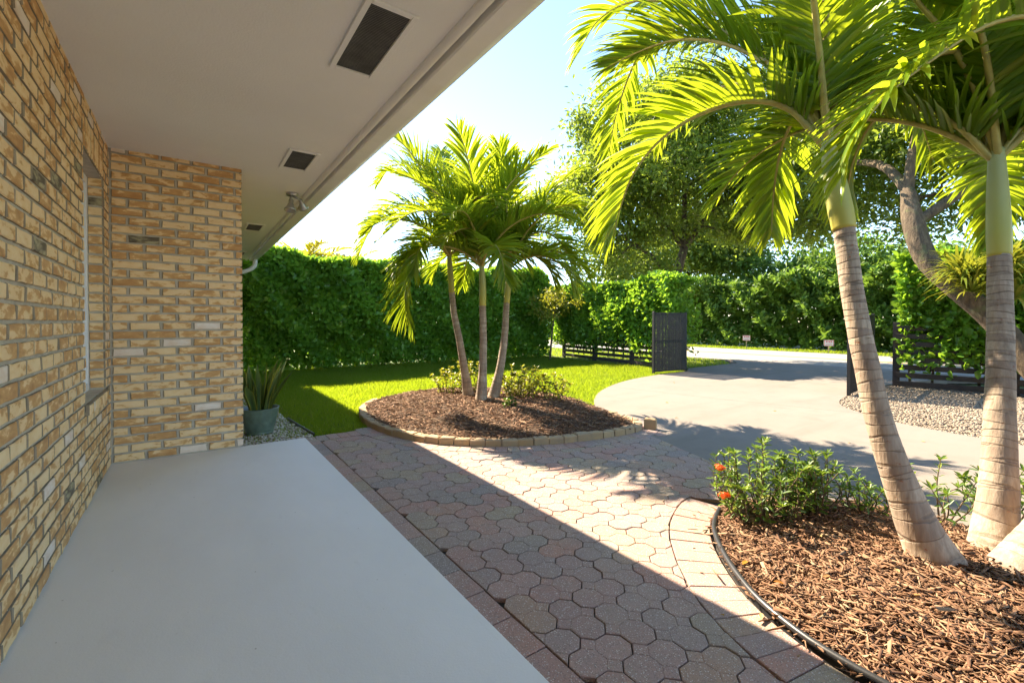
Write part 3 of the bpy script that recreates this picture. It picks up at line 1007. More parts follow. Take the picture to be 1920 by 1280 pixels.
mb.add([(-5.5, Y1R - .05, -0.1), (-0.49, Y1R - .05, -0.1), (-0.49, Y1R - .05, 2.9), (-5.5, Y1R - .05, 4.25)], [(0, 1, 2, 3)])
mb.add([(-5.5, Y0R, -0.1), (-0.49, Y0R, -0.1), (-0.49, Y0R, 2.9), (-5.5, Y0R, 4.25)], [(3, 2, 1, 0)])
mb.add([(-5.5, Y0R, -0.1), (-5.5, Y1R, -0.1), (-5.5, Y1R, 4.25), (-5.5, Y0R, 4.25)], [(0, 1, 2, 3)])
hpart(mb.build("roof", "roof_tile"))

def extrude_profile(prof, y0, y1, closed=False):
    n = len(prof)
    V = [(x, y0, z) for x, z in prof] + [(x, y1, z) for x, z in prof]
    F = [(i, i + 1, n + i + 1, n + i) for i in range(n - 1)]
    if closed:
        F.append((n - 1, 0, n, 2 * n - 1))
        F.append(tuple(range(n))[::-1]); F.append(tuple(range(n, 2 * n)))
    return V, F
# rounded moulding at the soffit edge, fascia, ogee gutter
prof = [(EX, SOF + 0.02)] + [(EX + 0.026 - 0.026 * math.cos(t_), SOF - 0.002 - 0.022 * math.sin(t_)) for t_ in np.linspace(0, math.pi, 9)] + [(EX + 0.052, SOF + 0.02)]
V, F = extrude_profile(prof, Y0R, Y1R - 0.004, True)
hpart(obj("eave_moulding", V, F, "white_paint", smooth=False))
mb = MB(); mb.box(EX + 0.030, EX + 0.0535, Y0R, Y1R - 0.01, SOF + 0.05, SOF + 0.12)
hpart(mb.build("fascia", "white_paint"))
GX = 1.052
prof = [(GX, 2.50), (GX, 2.395), (GX + 0.006, 2.386), (GX + 0.100, 2.384), (GX + 0.116, 2.390), (GX + 0.130, 2.408), (GX + 0.146, 2.428), (GX + 0.168, 2.444),
        (GX + 0.190, 2.456), (GX + 0.204, 2.472), (GX + 0.207, 2.486), (GX + 0.212, 2.490), (GX + 0.222, 2.490), (GX + 0.224, 2.503), (GX + 0.208, 2.505),
        (GX + 0.200, 2.476), (GX + 0.164, 2.450), (GX + 0.110, 2.394), (GX + 0.004, 2.391), (GX + 0.003, 2.50)]
V, F = extrude_profile(prof, Y0R, Y1R - 0.02, True)
hpart(obj("gutter", V, F, "gutter_paint"))
mb = MB()
for yy in np.arange(Y0R + 0.4, Y1R, 0.9):
    mb.box(GX + 0.004, GX + 0.20, yy, yy + 0.025, 2.478, 2.484)
hpart(mb.build("gutter_hangers", "gutter_paint"))["kind"] = "stuff"
# downspout from the gutter end back to the wing wall
ds = catmull([(1.13, 10.85, 2.40), (1.13, 10.85, 2.31), (1.11, 10.85, 2.24), (1.03, 10.85, 2.17), (0.80, 10.85, 2.07), (0.55, 10.85, 1.95), (0.44, 10.85, 1.86), (0.42, 10.85, 1.7), (0.42, 10.85, 0.05)], 40)
mb = MB(); mb.tube(ds, 0.042, 12)
hpart(mb.build("downspout", "white_paint", smooth=True))
for (x0, x1, y0, y1) in VENTS:
    mb = MB()
    t_ = 0.026
    zb, zt = SOF - 0.012, SOF - 0.0005
    mb.box(x0 - t_, x0, y0 - t_, y1 + t_, zb, zt, 0.002); mb.box(x1, x1 + t_, y0 - t_, y1 + t_, zb, zt, 0.002)
    mb.box(x0 + .001, x1 - .001, y0 - t_, y0, zb, zt, 0.002); mb.box(x0 + .001, x1 - .001, y1, y1 + t_, zb, zt, 0.002)
    vf = hpart(mb.build("soffit_vent", "soffit"))
    mb = MB(); mb.box(x0 + .001, x1 - .001, y0 + .001, y1 - .001, SOF - 0.003, SOF - 0.001)
    sc_ = mb.build("screen", "vent_screen", vf)
    mb = MB()
    for yy in np.arange(y0 + 0.006, y1 - 0.004, 0.011):
        mb.box(x0 + .002, x1 - .002, yy, yy + 0.002, SOF - 0.0047, SOF - 0.0032)
    mb.build("screen_wires", "vent_wire", vf)["kind"] = "stuff"

# floodlight on the soffit
fl_ = empty("floodlight", (0.87, 5.115, SOF), "silver twin floodlight fixed under the white soffit near the gutter", "floodlight")
FM = Matrix.Translation((0.87, 5.115, SOF)).inverted()
def fpart(o):
    o.parent = fl_; o.matrix_parent_inverse = FM; return o
c0 = (0.87, 5.115, SOF)
mb = MB(); mb.lathe([(0.0, 0.0), (0.055, 0.0), (0.058, -0.012), (0.05, -0.032), (0.0, -0.034)], c0, 20)
fpart(mb.build("mounting_plate", "metal_grey", smooth=False))
mb = MB(); mb.tube([(0.86, 5.105, SOF - 0.03), (0.855, 5.09, SOF - 0.055), (0.855, 5.08, SOF - 0.075)], 0.012, 8)
mb.tube([(0.88, 5.125, SOF - 0.03), (0.93, 5.135, SOF - 0.045), (0.95, 5.14, SOF - 0.05)], 0.012, 8)
fpart(mb.build("arm", "metal_grey", smooth=True))
def bell(tip, axis, s=1.0):
    ax = Vector(axis).normalized()
    q = Vector((0, 0, -1)).rotation_difference(ax).to_matrix()
    prof_ = [(0.0, 0.0), (0.02, 0.0), (0.024, -0.012), (0.022, -0.045), (0.028, -0.052), (0.034, -0.075), (0.055, -0.105), (0.058, -0.122), (0.053, -0.122), (0.045, -0.10), (0.0, -0.09)]
    mb_ = MB(); mb_.lathe([(a * s, b_ * s) for a, b_ in prof_], (0, 0, 0), 20)
    mb_.v = [tuple(q @ Vector(v) + Vector(tip)) for v in mb_.v]
    return mb_
fpart(bell((0.855, 5.08, SOF - 0.075), (-0.12, -0.15, -1)).build("lamp_head", "metal_grey", smooth=True))
fpart(bell((0.95, 5.14, SOF - 0.05), (0.35, 0.6, -0.55), 0.9).build("lamp_head", "metal_grey", smooth=True))

# ------------------------------------------------------------------ stones, mulch, edging
def ico():
    t_ = (1 + 5 ** 0.5) / 2
    v = np.array([(-1, t_, 0), (1, t_, 0), (-1, -t_, 0), (1, -t_, 0), (0, -1, t_), (0, 1, t_), (0, -1, -t_), (0, 1, -t_), (t_, 0, -1), (t_, 0, 1), (-t_, 0, -1), (-t_, 0, 1)], float)
    v /= np.linalg.norm(v[0])
    f = np.array([(0, 11, 5), (0, 5, 1), (0, 1, 7), (0, 7, 10), (0, 10, 11), (1, 5, 9), (5, 11, 4), (11, 10, 2), (10, 7, 6), (7, 1, 8), (3, 9, 4), (3, 4, 2), (3, 2, 6), (3, 6, 8), (3, 8, 9), (4, 9, 5), (2, 4, 11), (6, 2, 10), (8, 6, 7), (9, 8, 1)])
    return v, f
ICV, ICF = ico()
def rot_rand(n):
    q = unit(rng.normal(size=(n, 4)))
    w_, x_, y_, z_ = q.T
    return np.stack([1 - 2 * (y_ ** 2 + z_ ** 2), 2 * (x_ * y_ - z_ * w_), 2 * (x_ * z_ + y_ * w_),
                     2 * (x_ * y_ + z_ * w_), 1 - 2 * (x_ ** 2 + z_ ** 2), 2 * (y_ * z_ - x_ * w_),
                     2 * (x_ * z_ - y_ * w_), 2 * (y_ * z_ + x_ * w_), 1 - 2 * (x_ ** 2 + y_ ** 2)], 1).reshape(n, 3, 3)
def stones_obj(name, pts, zbase, smin, smax, mat, label):
    n = len(pts)
    s = rng.uniform(smin, smax, (n, 1)) * np.c_[np.ones(n), rng.uniform(0.6, 0.9, n), rng.uniform(0.4, 0.7, n)]
    V = ICV[None] * (1 + rng.uniform(-0.18, 0.18, (n, 12, 1)))
    V = V * s[:, None, :]
    a = rng.uniform(0, 2 * math.pi, n); tl = rng.normal(0, 0.3, n)
    ca, sa, ct, st = np.cos(a), np.sin(a), np.cos(tl), np.sin(tl)
    x_, y_, z_ = V[..., 0], V[..., 1], V[..., 2]
    x2 = x_ * ct[:, None] + z_ * st[:, None]; z2 = -x_ * st[:, None] + z_ * ct[:, None]
    x3 = x2 * ca[:, None] - y_ * sa[:, None]; y3 = x2 * sa[:, None] + y_ * ca[:, None]
    P = np.stack([x3 + pts[:, :1], y3 + pts[:, 1:2], z2 + zbase + rng.uniform(0, smax * 0.9, (n, 1))], -1).reshape(-1, 3)
    F = (ICF[None] + (np.arange(n) * 12)[:, None, None]).reshape(-1, 3)
    o = obj(name, P, F, mat, rnd=np.repeat(rng.random(n), 20), smooth=True)
    return tag(o, label, "stones", kind="stuff")
pb = sample_poly([(0.385, 4.60), (0.93, 4.60), (0.985, 4.75), (0.98, 5.2), (0.90, 5.6), (0.90, 7.0), (0.95, 10.5), (0.385, 10.5)], 7000)
pb = pb[rng.random(len(pb)) < np.where(pb[:, 1] < 7, 1, 0.5)]
stones_obj("pebbles", pb, -0.055, 0.012, 0.026, "pebble", "pale river pebbles in the strip around the green pot")
gpoly = [tuple(p) for p in GRAVEL_EDGE] + [(10.1, -2.2), (10.2, 2.6)]
stones_obj("gravel", sample_poly(gpoly, 42000), -0.055, 0.008, 0.020, "gravel", "tan gravel bed between the driveway and the right hand fence")

def mound_fn(poly, c_, z0, h_):
    P_ = np.array(poly); c_ = np.array(c_)
    ang = np.arctan2(P_[:, 1] - c_[1], P_[:, 0] - c_[0]); rad = np.linalg.norm(P_ - c_, axis=1)
    o_ = np.argsort(ang); ang, rad = ang[o_], rad[o_]
    ang = np.r_[ang[-1] - 2 * math.pi, ang, ang[0] + 2 * math.pi]; rad = np.r_[rad[-1], rad, rad[0]]
    def f(q):
        a = np.arctan2(q[:, 1] - c_[1], q[:, 0] - c_[0]); r_ = np.linalg.norm(q - c_, axis=1)
        t_ = np.clip(r_ / np.interp(a, ang, rad), 0, 1)
        return z0 + h_ * (1 - t_ ** 2) + 0.006 * np.sin(q[:, 0] * 17 + 3 * np.sin(q[:, 1] * 13)) * np.cos(q[:, 1] * 19)
    return f
def mound_mesh(name, poly, c_, fn, mat, label):
    P_ = np.array(poly); c_ = np.array(c_)
    rings = np.linspace(1, 0.04, 12)
    V = []
    for t_ in rings:
        q = c_ + (P_ - c_) * t_
        V.append(np.c_[q, fn(q)])
    V = np.concatenate(V); n = len(P_)
    F = []
    for k in range(len(rings) - 1):
        for i in range(n):
            j = (i + 1) % n
            F.append((k * n + i, k * n + j, k * n + n + j, k * n + n + i))
    F.append(tuple(range((len(rings) - 1) * n, len(rings) * n)))
    o = obj(name, V, F, mat, smooth=True)
    return tag(o, label, kind="structure")
def chips(name, pts, zf, lmin, lmax, label):
    n = len(pts)
    l_ = rng.uniform(lmin, lmax, n) * rng.choice([0.3, 0.4, 0.6, 0.8, 1, 1.6], n)
    w_ = rng.uniform(0.0025, 0.0085, n) * np.clip(l_ / 0.04, 0.7, 1.6); h_ = rng.uniform(0.0015, 0.004, n)
    bx_ = np.array([(-1, -1, -1), (1, -.6, -1), (1, .7, -1), (-1, 1, -1), (-1, -1, 1), (1, -.6, 1), (1, .7, 1), (-1, 1, 1)], float)
    bx = bx_[None] * np.stack([l_ / 2, w_ / 2, h_ / 2], 1)[:, None, :]
    bx = bx * (1 + rng.uniform(-.3, .3, (n, 8, 1)))
    bx[:, :, 2] += (bx[:, :, 0] / (l_[:, None] / 2)) ** 2 * rng.normal(0, 0.003, n)[:, None]
    a = rng.uniform(0, 2 * math.pi, n); tl = rng.normal(0, 0.24, n); rl = rng.normal(0, 0.5, n)
    ca, sa, ct, st, cr_, sr_ = [v[:, None] for v in (np.cos(a), np.sin(a), np.cos(tl), np.sin(tl), np.cos(rl), np.sin(rl))]
    x_, y_, z_ = bx[..., 0], bx[..., 1], bx[..., 2]
    y1 = y_ * cr_ - z_ * sr_; z1 = y_ * sr_ + z_ * cr_
    x2 = x_ * ct + z1 * st; z2 = -x_ * st + z1 * ct
    x3 = x2 * ca - y1 * sa; y3 = x2 * sa + y1 * ca
    zz = zf(pts)[:, None] + 0.004 + rng.uniform(0, 0.016, (n, 1))
    P = np.stack([x3 + pts[:, :1], y3 + pts[:, 1:2], z2 + zz], -1).reshape(-1, 3)
    f_ = np.array([(0, 3, 2, 1), (4, 5, 6, 7), (0, 1, 5, 4), (1, 2, 6, 5), (2, 3, 7, 6), (3, 0, 4, 7)])
    F = (f_[None] + (np.arange(n) * 8)[:, None, None]).reshape(-1, 4)
    o = obj(name, P, F, "mulch_chip", rnd=np.repeat(rng.random(n), 6))
    return tag(o, label, "mulch", kind="stuff")
isl_f = mound_fn(ISLAND, (3.0, 4.8), 0.01, 0.10)
mound_mesh("island_soil", ISLAND, (3.0, 4.8), isl_f, "mulch_ground", None)
ip = sample_poly(ISLAND, 20000)
chips("island_mulch", ip, isl_f, 0.025, 0.07, "brown bark mulch mounded inside the block edged island")
bed_c = (2.75, 0.35)
pb2 = [tuple(p) for p in PALM_BED_EDGE[PALM_BED_EDGE[:, 1] > -0.9]] + [(3.72, -0.9)] + BED_BACK[2:]
bed_f = mound_fn(pb2, bed_c, -0.028, 0.055)
mound_mesh("palm_bed_soil", pb2, bed_c, bed_f, "mulch_ground", None)
bp = sample_poly(pb2, 52000)
sp_i = rng.integers(4, 60, 48)
spill = near_in[sp_i] + (near_out[sp_i] - near_in[sp_i]) * (rng.random((48, 1)) ** 4 * 0.7) + rng.normal(0, 0.01, (48, 2))
bp = np.vstack([bp, spill])
chips("palm_bed_mulch", bp, bed_f, 0.018, 0.062, "reddish brown bark mulch under the near palms inside the black edging")

# black plastic edging round the palm bed: tube with a thin skirt below it
def edging(name, curve2, z, label, r_=0.013):
    P = np.c_[curve2, np.full(len(curve2), z)]
    e = empty(name, tuple(float(v) for v in P[0]), label, "garden edging")
    EM = Matrix.Translation(P[0]).inverted()
    mb_ = MB(); mb_.tube(P, r_, 12)
    o = mb_.build("edging_tube", "black_plastic", smooth=True); o.parent = e; o.matrix_parent_inverse = EM
    mb_ = MB()
    n = len(P)
    V = [tuple(p + np.array([0, 0, -r_ * 0.8])) for p in P] + [tuple(p + np.array([0, 0, -0.055])) for p in P]
    mb_.add(V, [(i, i + 1, n + i + 1, n + i) for i in range(n - 1)])
    o = mb_.build("edging_skirt", "black_plastic"); o.parent = e; o.matrix_parent_inverse = EM
edging("garden_edging", PALM_BED_EDGE[2:78], -0.008, "curved black plastic edging tube along the near palm bed")
edging("garden_edging", smooth2([(1.0, 4.80), (0.97, 5.1), (0.94, 5.45), (0.92, 5.75)], 16), -0.025, "short black edging strip between the pebbles and the lawn", 0.014)

# block edging of the island
blk = empty("island_edging", (2.26, 3.42, -0.05), "tan concrete block edging round the front of the mulch island", "garden edging")
BM_ = Matrix.Translation((2.26, 3.42, -0.05)).inverted()
cur = resample(ISLAND_FRONT[6:131], 0.142)
for k in range(len(cur) - 1):
    a, b_ = cur[k], cur[k + 1]
    d_ = b_ - a; l_ = float(np.linalg.norm(d_))
    mb = MB(); mb.box(-l_ / 2 + 0.002, l_ / 2 - 0.002, -0.045, 0.045, 0, 0.086, 0.009)
    mb.v = [(x_ + random.uniform(-.002, .002), y_ + random.uniform(-.002, .002), z_ + random.uniform(-.003, .003)) for x_, y_, z_ in mb.v]
    o = mb.build("block", "edging_block", blk)
    o.matrix_parent_inverse = BM_
    mid = (a + b_) / 2
    o.location = (float(mid[0]), float(mid[1]), -0.055 + random.gauss(0, 0.004))
    o.rotation_euler = (random.gauss(0, 0.03), random.gauss(0, 0.015), math.atan2(d_[1], d_[0]) + random.gauss(0, 0.03))
mb = MB(); mb.box(-0.045, 0.045, -0.06, 0.06, 0, 0.13, 0.01)
o = mb.build("block", "edging_block", blk); o.matrix_parent_inverse = BM_; o.location = (3.93, 3.02, -0.05); o.rotation_euler = (0, 0.03, 0.5)

# ------------------------------------------------------------------ palms
def frond_vf(pts, npair=44, lmax=0.46, wid=0.021, vee=0.55, droop=0.16, petiole=0.10, rs_=None):
    R_ = catmull(pts, 40)
    T = frames(R_)
    up = np.array([0, 0, 1.0])
    S = np.cross(T, up)
    # keep the side vector steady where the frond stands upright
    ref = np.cross(unit((R_[-1] - R_[0]) * np.array([1, 1, 0.0])), up)
    bad = np.linalg.norm(S, axis=1) < 0.25
    S[bad] = ref
    sgn = np.sign((S * ref).sum(1)); sgn[sgn == 0] = 1
    S = unit(S * sgn[:, None]); Nn = unit(np.cross(S, T))
    ts = petiole + (1 - petiole) * (np.arange(npair) + 0.5) / npair
    Vs = []; Fs = []; rn = []
    K = 5
    for s in (-1, 1):
        tt = np.clip(ts + rs_.uniform(-.004, .004, npair), 0, 1)
        idx = tt * 39
        i0 = np.clip(idx.astype(int), 0, 38); fr_ = (idx - i0)[:, None]
        Pb = R_[i0] * (1 - fr_) + R_[i0 + 1] * fr_
        Tb, Sb, Nb = T[i0], S[i0], Nn[i0]
        q = (tt - petiole) / (1 - petiole)
        ln = lmax * (0.55 + 0.45 * np.sin(np.clip(q * 1.5, 0, 1) * math.pi / 2)) * (1 - 0.62 * np.clip((q - 0.55) / 0.45, 0, 1) ** 1.5) * rs_.uniform(0.9, 1.08, npair)
        fa = np.radians(64 - 40 * q + rs_.normal(0, 5, npair))[:, None]
        vv = (vee + rs_.normal(0, 0.12, npair))[:, None]
        d = np.cos(fa) * Tb + np.sin(fa) * (s * Sb * np.cos(vv) + Nb * np.sin(vv))
        d = unit(d)
        pos = Pb.copy()
        prof_w = [0.45, 1.0, 1.0, 0.62, 0.06]
        rows = []
        dr = (droop * rs_.uniform(0.7, 1.4, npair))[:, None]
        for k in range(K):
            W = Tb - d * (Tb * d).sum(1)[:, None]
            W = unit(W + 0.25 * Nb * s * 0)
            nl = unit(np.cross(d, W))
            nl = nl * np.sign(nl[:, 2:3] + 1e-6)
            hw = wid * prof_w[k] * (0.6 + 0.4 * ln / lmax)[:, None]
            rows += [pos + W * hw + nl * hw * 0.35, pos - nl * hw * 0.15, pos - W * hw + nl * hw * 0.35]
            pos = pos + d * (ln[:, None] / (K - 1))
            d = unit(d + np.array([0, 0, -1.0]) * dr * (0.5 + 0.5 * k))
        V = np.stack(rows, 1)             # npair, 15, 3
        f0 = []
        for k in range(K - 1):
            a = 3 * k
            f0 += [(a, a + 1, a + 4, a + 3), (a + 1, a + 2, a + 5, a + 4)]
        f0 = np.array(f0)
        base = sum(len(v) for v in Vs)
        Fs.append((f0[None] + (np.arange(npair) * 15)[:, None, None] + base).reshape(-1, 4))
        Vs.append(V.reshape(-1, 3))
        rr_ = np.clip(rs_.normal(0.45, 0.22, npair) + 0.25 * q, 0, 1)
        rn.append(np.repeat(rr_, len(f0)))
    return np.concatenate(Vs), np.concatenate(Fs), np.concatenate(rn), R_

def make_frond(parent, inv, pts, rs_, mat="palm_leaf", r0=0.016, **kw):
    V, F, rn, R_ = frond_vf(pts, rs_=rs_, **kw)
    o = obj("frond", V, F, mat, parent, rnd=rn)
    o.matrix_parent_inverse = inv
    mb_ = MB(); t_ = np.linspace(0, 1, len(R_))
    mb_.tube(R_, r0 * (1 - t_) ** 0.8 + 0.0025, 6)
    mb_.build("rachis", "rachis", o, smooth=True)
    return o

def palm_trunk_vf(pts, rads, ring0, n=20, step=0.011):
    P = catmull(pts, 60)
    L_ = np.linalg.norm(np.diff(P, axis=0), axis=1).sum()
    m_ = int(L_ / step)
    P = catmull(pts, max(m_, 20))
    s = np.linspace(0, 1, len(P))
    R_ = np.interp(s, np.linspace(0, 1, len(rads)), rads)
    sl = s * L_
    # ring spacing shrinks upward
    jr = np.random.default_rng(int(abs(pts[0][0]) * 1000))
    marks = [0.0]
    while marks[-1] < L_:
        t_ = marks[-1] / L_
        marks.append(marks[-1] + float(np.interp(t_, [0, 0.35, 1], [ring0 * 1.7, ring0 * 1.05, ring0 * 0.62])) * jr.uniform(0.55, 1.4))
    ring = np.interp(sl, marks, np.arange(len(marks)))
    fr_ = ring - np.floor(ring)
    amp = jr.uniform(0.2, 1.0, len(marks) + 1)[np.floor(ring).astype(int)]
    R_ = R_ * (1 + 0.022 * amp * (fr_ - 0.5))
    V, F = tube_vf(P, R_, n, True)
    C_ = np.repeat(P, n, axis=0); ang = np.tile(np.arange(n) * 2 * math.pi / n, len(P)); zz = np.repeat(sl, n)
    V = C_ + (V - C_) * (1 + 0.018 * np.sin(ang * 3 + zz * 9) + 0.012 * np.sin(ang * 5 - zz * 23))[:, None]
    tilt = 0.22 * np.sin(ang + np.repeat(np.floor(ring) * 2.4, n)) 
    return V, F, np.repeat(ring, n) + tilt

def palm(name, trunk_pts, shaft_pts, rads, srads, fronds, label, group, seed, ring0=0.05, n=20, step=0.011, **kw):
    rs_ = np.random.default_rng(seed)
    base = tuple(float(v) for v in trunk_pts[0])
    e = empty(name, base, label, "palm tree", group)
    inv = Matrix.Translation(base).inverted()
    V, F, ring = palm_trunk_vf(trunk_pts, rads, ring0, n, step)
    o = obj("trunk", V, F, "palm_trunk", e, smooth=True, attrs={"ring": ring}); o.matrix_parent_inverse = inv
    P = catmull(shaft_pts, 30)
    R_ = np.interp(np.linspace(0, 1, 30), np.linspace(0, 1, len(srads)), srads)
    V, F = tube_vf(P, R_, n, True)
    o = obj("crownshaft", V, F, "crownshaft", e, smooth=True, attrs={"ring": np.repeat(np.linspace(0, 1, 30), n)}); o.matrix_parent_inverse = inv
    for f_ in fronds:
        make_frond(e, inv, f_, rs_, **kw)
    return e

def auto_frond(top, az, el, length, bend, rs_):
    """rachis that leaves at elevation el and arches over"""
    P = [np.array(top, float)]
    n = 8
    for k in range(n):
        t_ = (k + 0.5) / n
        e_ = math.radians(el - bend * t_ ** 1.25)
        a_ = math.radians(az) + 0.10 * t_ * rs_.normal()
        P.append(P[-1] + length / n * np.array([math.cos(e_) * math.sin(a_), math.cos(e_) * math.cos(a_), math.sin(e_)]))
    return P

near_kw = dict(npair=74, lmax=0.50, wid=0.0158, vee=0.42, droop=0.14)
A_tr = [(2.746, 0.521, -0.06), (2.704, 0.59, 0.128), (2.686, 0.629, 0.241), (2.672, 0.665, 0.356), (2.657, 0.729, 0.594), (2.658, 0.78, 0.841), (2.664, 0.829, 1.098), (2.681, 0.87, 1.364), (2.699, 0.897, 1.561)]
A_sh = [(2.699, 0.897, 1.555), (2.70, 0.936, 1.78), (2.694, 0.981, 2.06)]
A_fr = [
 [(2.687, 0.986, 2.0), (2.596, 1.115, 2.214), (2.462, 1.272, 2.28), (2.342, 1.48, 2.254), (2.2, 1.641, 2.124), (2.114, 1.761, 1.941), (2.088, 1.838, 1.735), (2.061, 1.855, 1.608)],
 [(2.687, 0.986, 2.0), (2.753, 1.129, 2.481), (2.819, 1.332, 2.767), (2.779, 1.61, 3.045), (2.66, 1.881, 3.236), (2.546, 2.149, 3.341), (2.435, 2.349, 3.276), (2.322, 2.426, 3.043)],
 [(2.69, 0.986, 2.0), (2.838, 1.07, 2.569), (2.936, 1.129, 2.934), (3.035, 1.186, 3.323), (3.10, 1.231, 3.646), (3.22, 1.33, 3.85)],
 [(2.70, 0.99, 2.0), (2.998, 1.199, 2.322), (3.244, 1.392, 2.371), (3.397, 1.527, 2.231), (3.47, 1.594, 1.995), (3.5, 1.62, 1.75)],
 [(2.70, 0.98, 2.0), (3.257, 1.015, 2.434), (3.763, 1.026, 2.618), (4.197, 0.962, 2.532), (4.42, 0.921, 2.266)],
 [(2.70, 0.978, 2.0), (2.851, 0.938, 2.567), (2.992, 0.843, 2.934), (3.067, 0.669, 3.146), (3.1, 0.45, 3.25)],
 [(2.69, 0.97, 2.0), (2.60, 1.30, 2.62), (2.62, 1.75, 3.0), (2.75, 2.2, 3.1), (2.95, 2.6, 2.9), (3.05, 2.8, 2.6)],
 [(2.69, 0.97, 2.0), (2.45, 0.93, 2.46), (2.12, 0.86, 2.72), (1.75, 0.80, 2.76), (1.45, 0.76, 2.6)],
]
rs_n = np.random.default_rng(77)
def more(top, lst):
    return [auto_frond(top, az, el, ln, bend, rs_n) for az, el, ln, bend in lst]
A_fr += more((2.694, 0.981, 2.0), [(20, 62, 1.9, 95), (75, 70, 1.9, 90), (120, 55, 1.8, 100), (345, 72, 1.7, 85), (250, 78, 1.9, 70), (50, 82, 2.0, 55)])
palm("palm_tree", A_tr, A_sh, [0.122, 0.090, 0.072, 0.062, 0.056, 0.053, 0.051, 0.049, 0.048, 0.047, 0.046], [0.051, 0.055, 0.053, 0.045, 0.036, 0.030], A_fr,
     "near palm with ringed trunk leaning left, in the mulch beside the flowering bush", "near palms in the mulch bed", 11, **near_kw)
B_tr = [(3.06, 0.419, -0.06), (3.14, 0.415, 0.128), (3.194, 0.416, 0.321), (3.272, 0.425, 0.569), (3.337, 0.432, 0.829), (3.409, 0.446, 1.098), (3.482, 0.46, 1.436)]
B_sh = [(3.482, 0.46, 1.43), (3.523, 0.472, 1.668), (3.559, 0.487, 2.02)]
B_fr = [
 [(3.545, 0.497, 1.96), (3.47, 0.614, 2.158), (3.46, 0.747, 2.307), (3.464, 0.868, 2.386), (3.497, 1.02, 2.335), (3.517, 1.12, 2.139), (3.564, 1.18, 1.90)],
 [(3.56, 0.481, 1.96), (3.60, 0.40, 2.12), (3.70, 0.30, 2.228), (3.85, 0.18, 2.143), (3.92, 0.1, 1.861)],
 [(3.56, 0.488, 1.96), (3.592, 0.533, 2.51), (3.726, 0.566, 2.934), (3.80, 0.60, 3.30), (3.95, 0.66, 3.6)],
 [(3.56, 0.481, 1.96), (3.736, 0.43, 2.481), (3.906, 0.314, 2.805), (4.146, 0.144, 2.922), (4.4, -0.05, 2.8)],
 [(3.55, 0.498, 1.96), (3.636, 0.625, 2.567), (3.73, 0.809, 2.977), (3.739, 1.053, 3.253), (3.711, 1.318, 3.285), (3.65, 1.6, 3.15)],
 [(3.56, 0.494, 1.96), (4.1, 0.555, 2.38), (4.5, 0.621, 2.45), (4.8, 0.662, 2.25), (4.95, 0.676, 1.9)],
 [(3.55, 0.478, 1.96), (3.30, 0.50, 2.50), (3.02, 0.56, 2.82), (2.70, 0.66, 2.95), (2.42, 0.75, 2.88)],
]
B_fr += more((3.559, 0.487, 1.96), [(15, 60, 1.9, 95), (60, 72, 1.9, 90), (110, 60, 1.8, 100), (165, 50, 1.7, 110), (345, 50, 1.7, 110), (300, 75, 1.9, 80), (80, 38, 1.6, 110)])
palm("palm_tree", B_tr, B_sh, [0.098, 0.078, 0.064, 0.057, 0.053, 0.050, 0.047], [0.048, 0.050, 0.048, 0.044, 0.038, 0.032], B_fr,
     "near palm with upright ringed trunk at the right edge of the mulch bed", "near palms in the mulch bed", 12, **near_kw)
C_tr = [(2.889, 0.321, -0.06), (3.072, 0.219, 0.17), (3.245, 0.137, 0.509), (3.36, 0.095, 0.80), (3.448, 0.062, 1.097), (3.56, 0.03, 1.45)]
C_sh = [(3.56, 0.03, 1.44), (3.63, 0.0, 1.72), (3.68, -0.028, 2.03)]
C_fr = [
 [(3.68, -0.028, 1.98), (3.398, 0.116, 2.351), (3.143, 0.237, 2.426), (3.009, 0.333, 2.438), (2.856, 0.441, 2.386), (2.655, 0.557, 2.238), (2.446, 0.667, 2.06), (2.342, 0.738, 1.888), (2.303, 0.764, 1.739)],
 [(3.68, -0.028, 1.98), (3.945, 0.037, 2.559), (4.075, 0.197, 3.04), (4.091, 0.434, 3.291), (4.032, 0.723, 3.352), (3.95, 1.0, 3.25)],
 [(3.68, -0.028, 1.98), (3.50, -0.12, 2.5), (3.25, -0.3, 2.75), (2.95, -0.5, 2.75)],
 [(3.68, -0.028, 1.98), (4.164, -0.122, 2.397), (4.553, -0.275, 2.454), (4.956, -0.442, 2.216)],
 [(3.68, -0.028, 1.98), (3.9, -0.4, 2.4), (4.05, -0.8, 2.5), (4.15, -1.2, 2.3)],
 [(3.68, -0.028, 1.98), (3.72, -0.05, 2.6), (3.80, -0.10, 3.1), (3.95, -0.2, 3.45)],
]
C_fr += more((3.68, -0.028, 1.98), [(0, 62, 1.9, 90), (330, 74, 1.9, 75), (60, 60, 1.9, 100)])
palm("palm_tree", C_tr, C_sh, [0.135, 0.100, 0.078, 0.065, 0.058, 0.052], [0.054, 0.054, 0.050, 0.042, 0.034], C_fr,
     "near palm whose pale trunk base leans right out of the picture", "near palms in the mulch bed", 13, **near_kw)

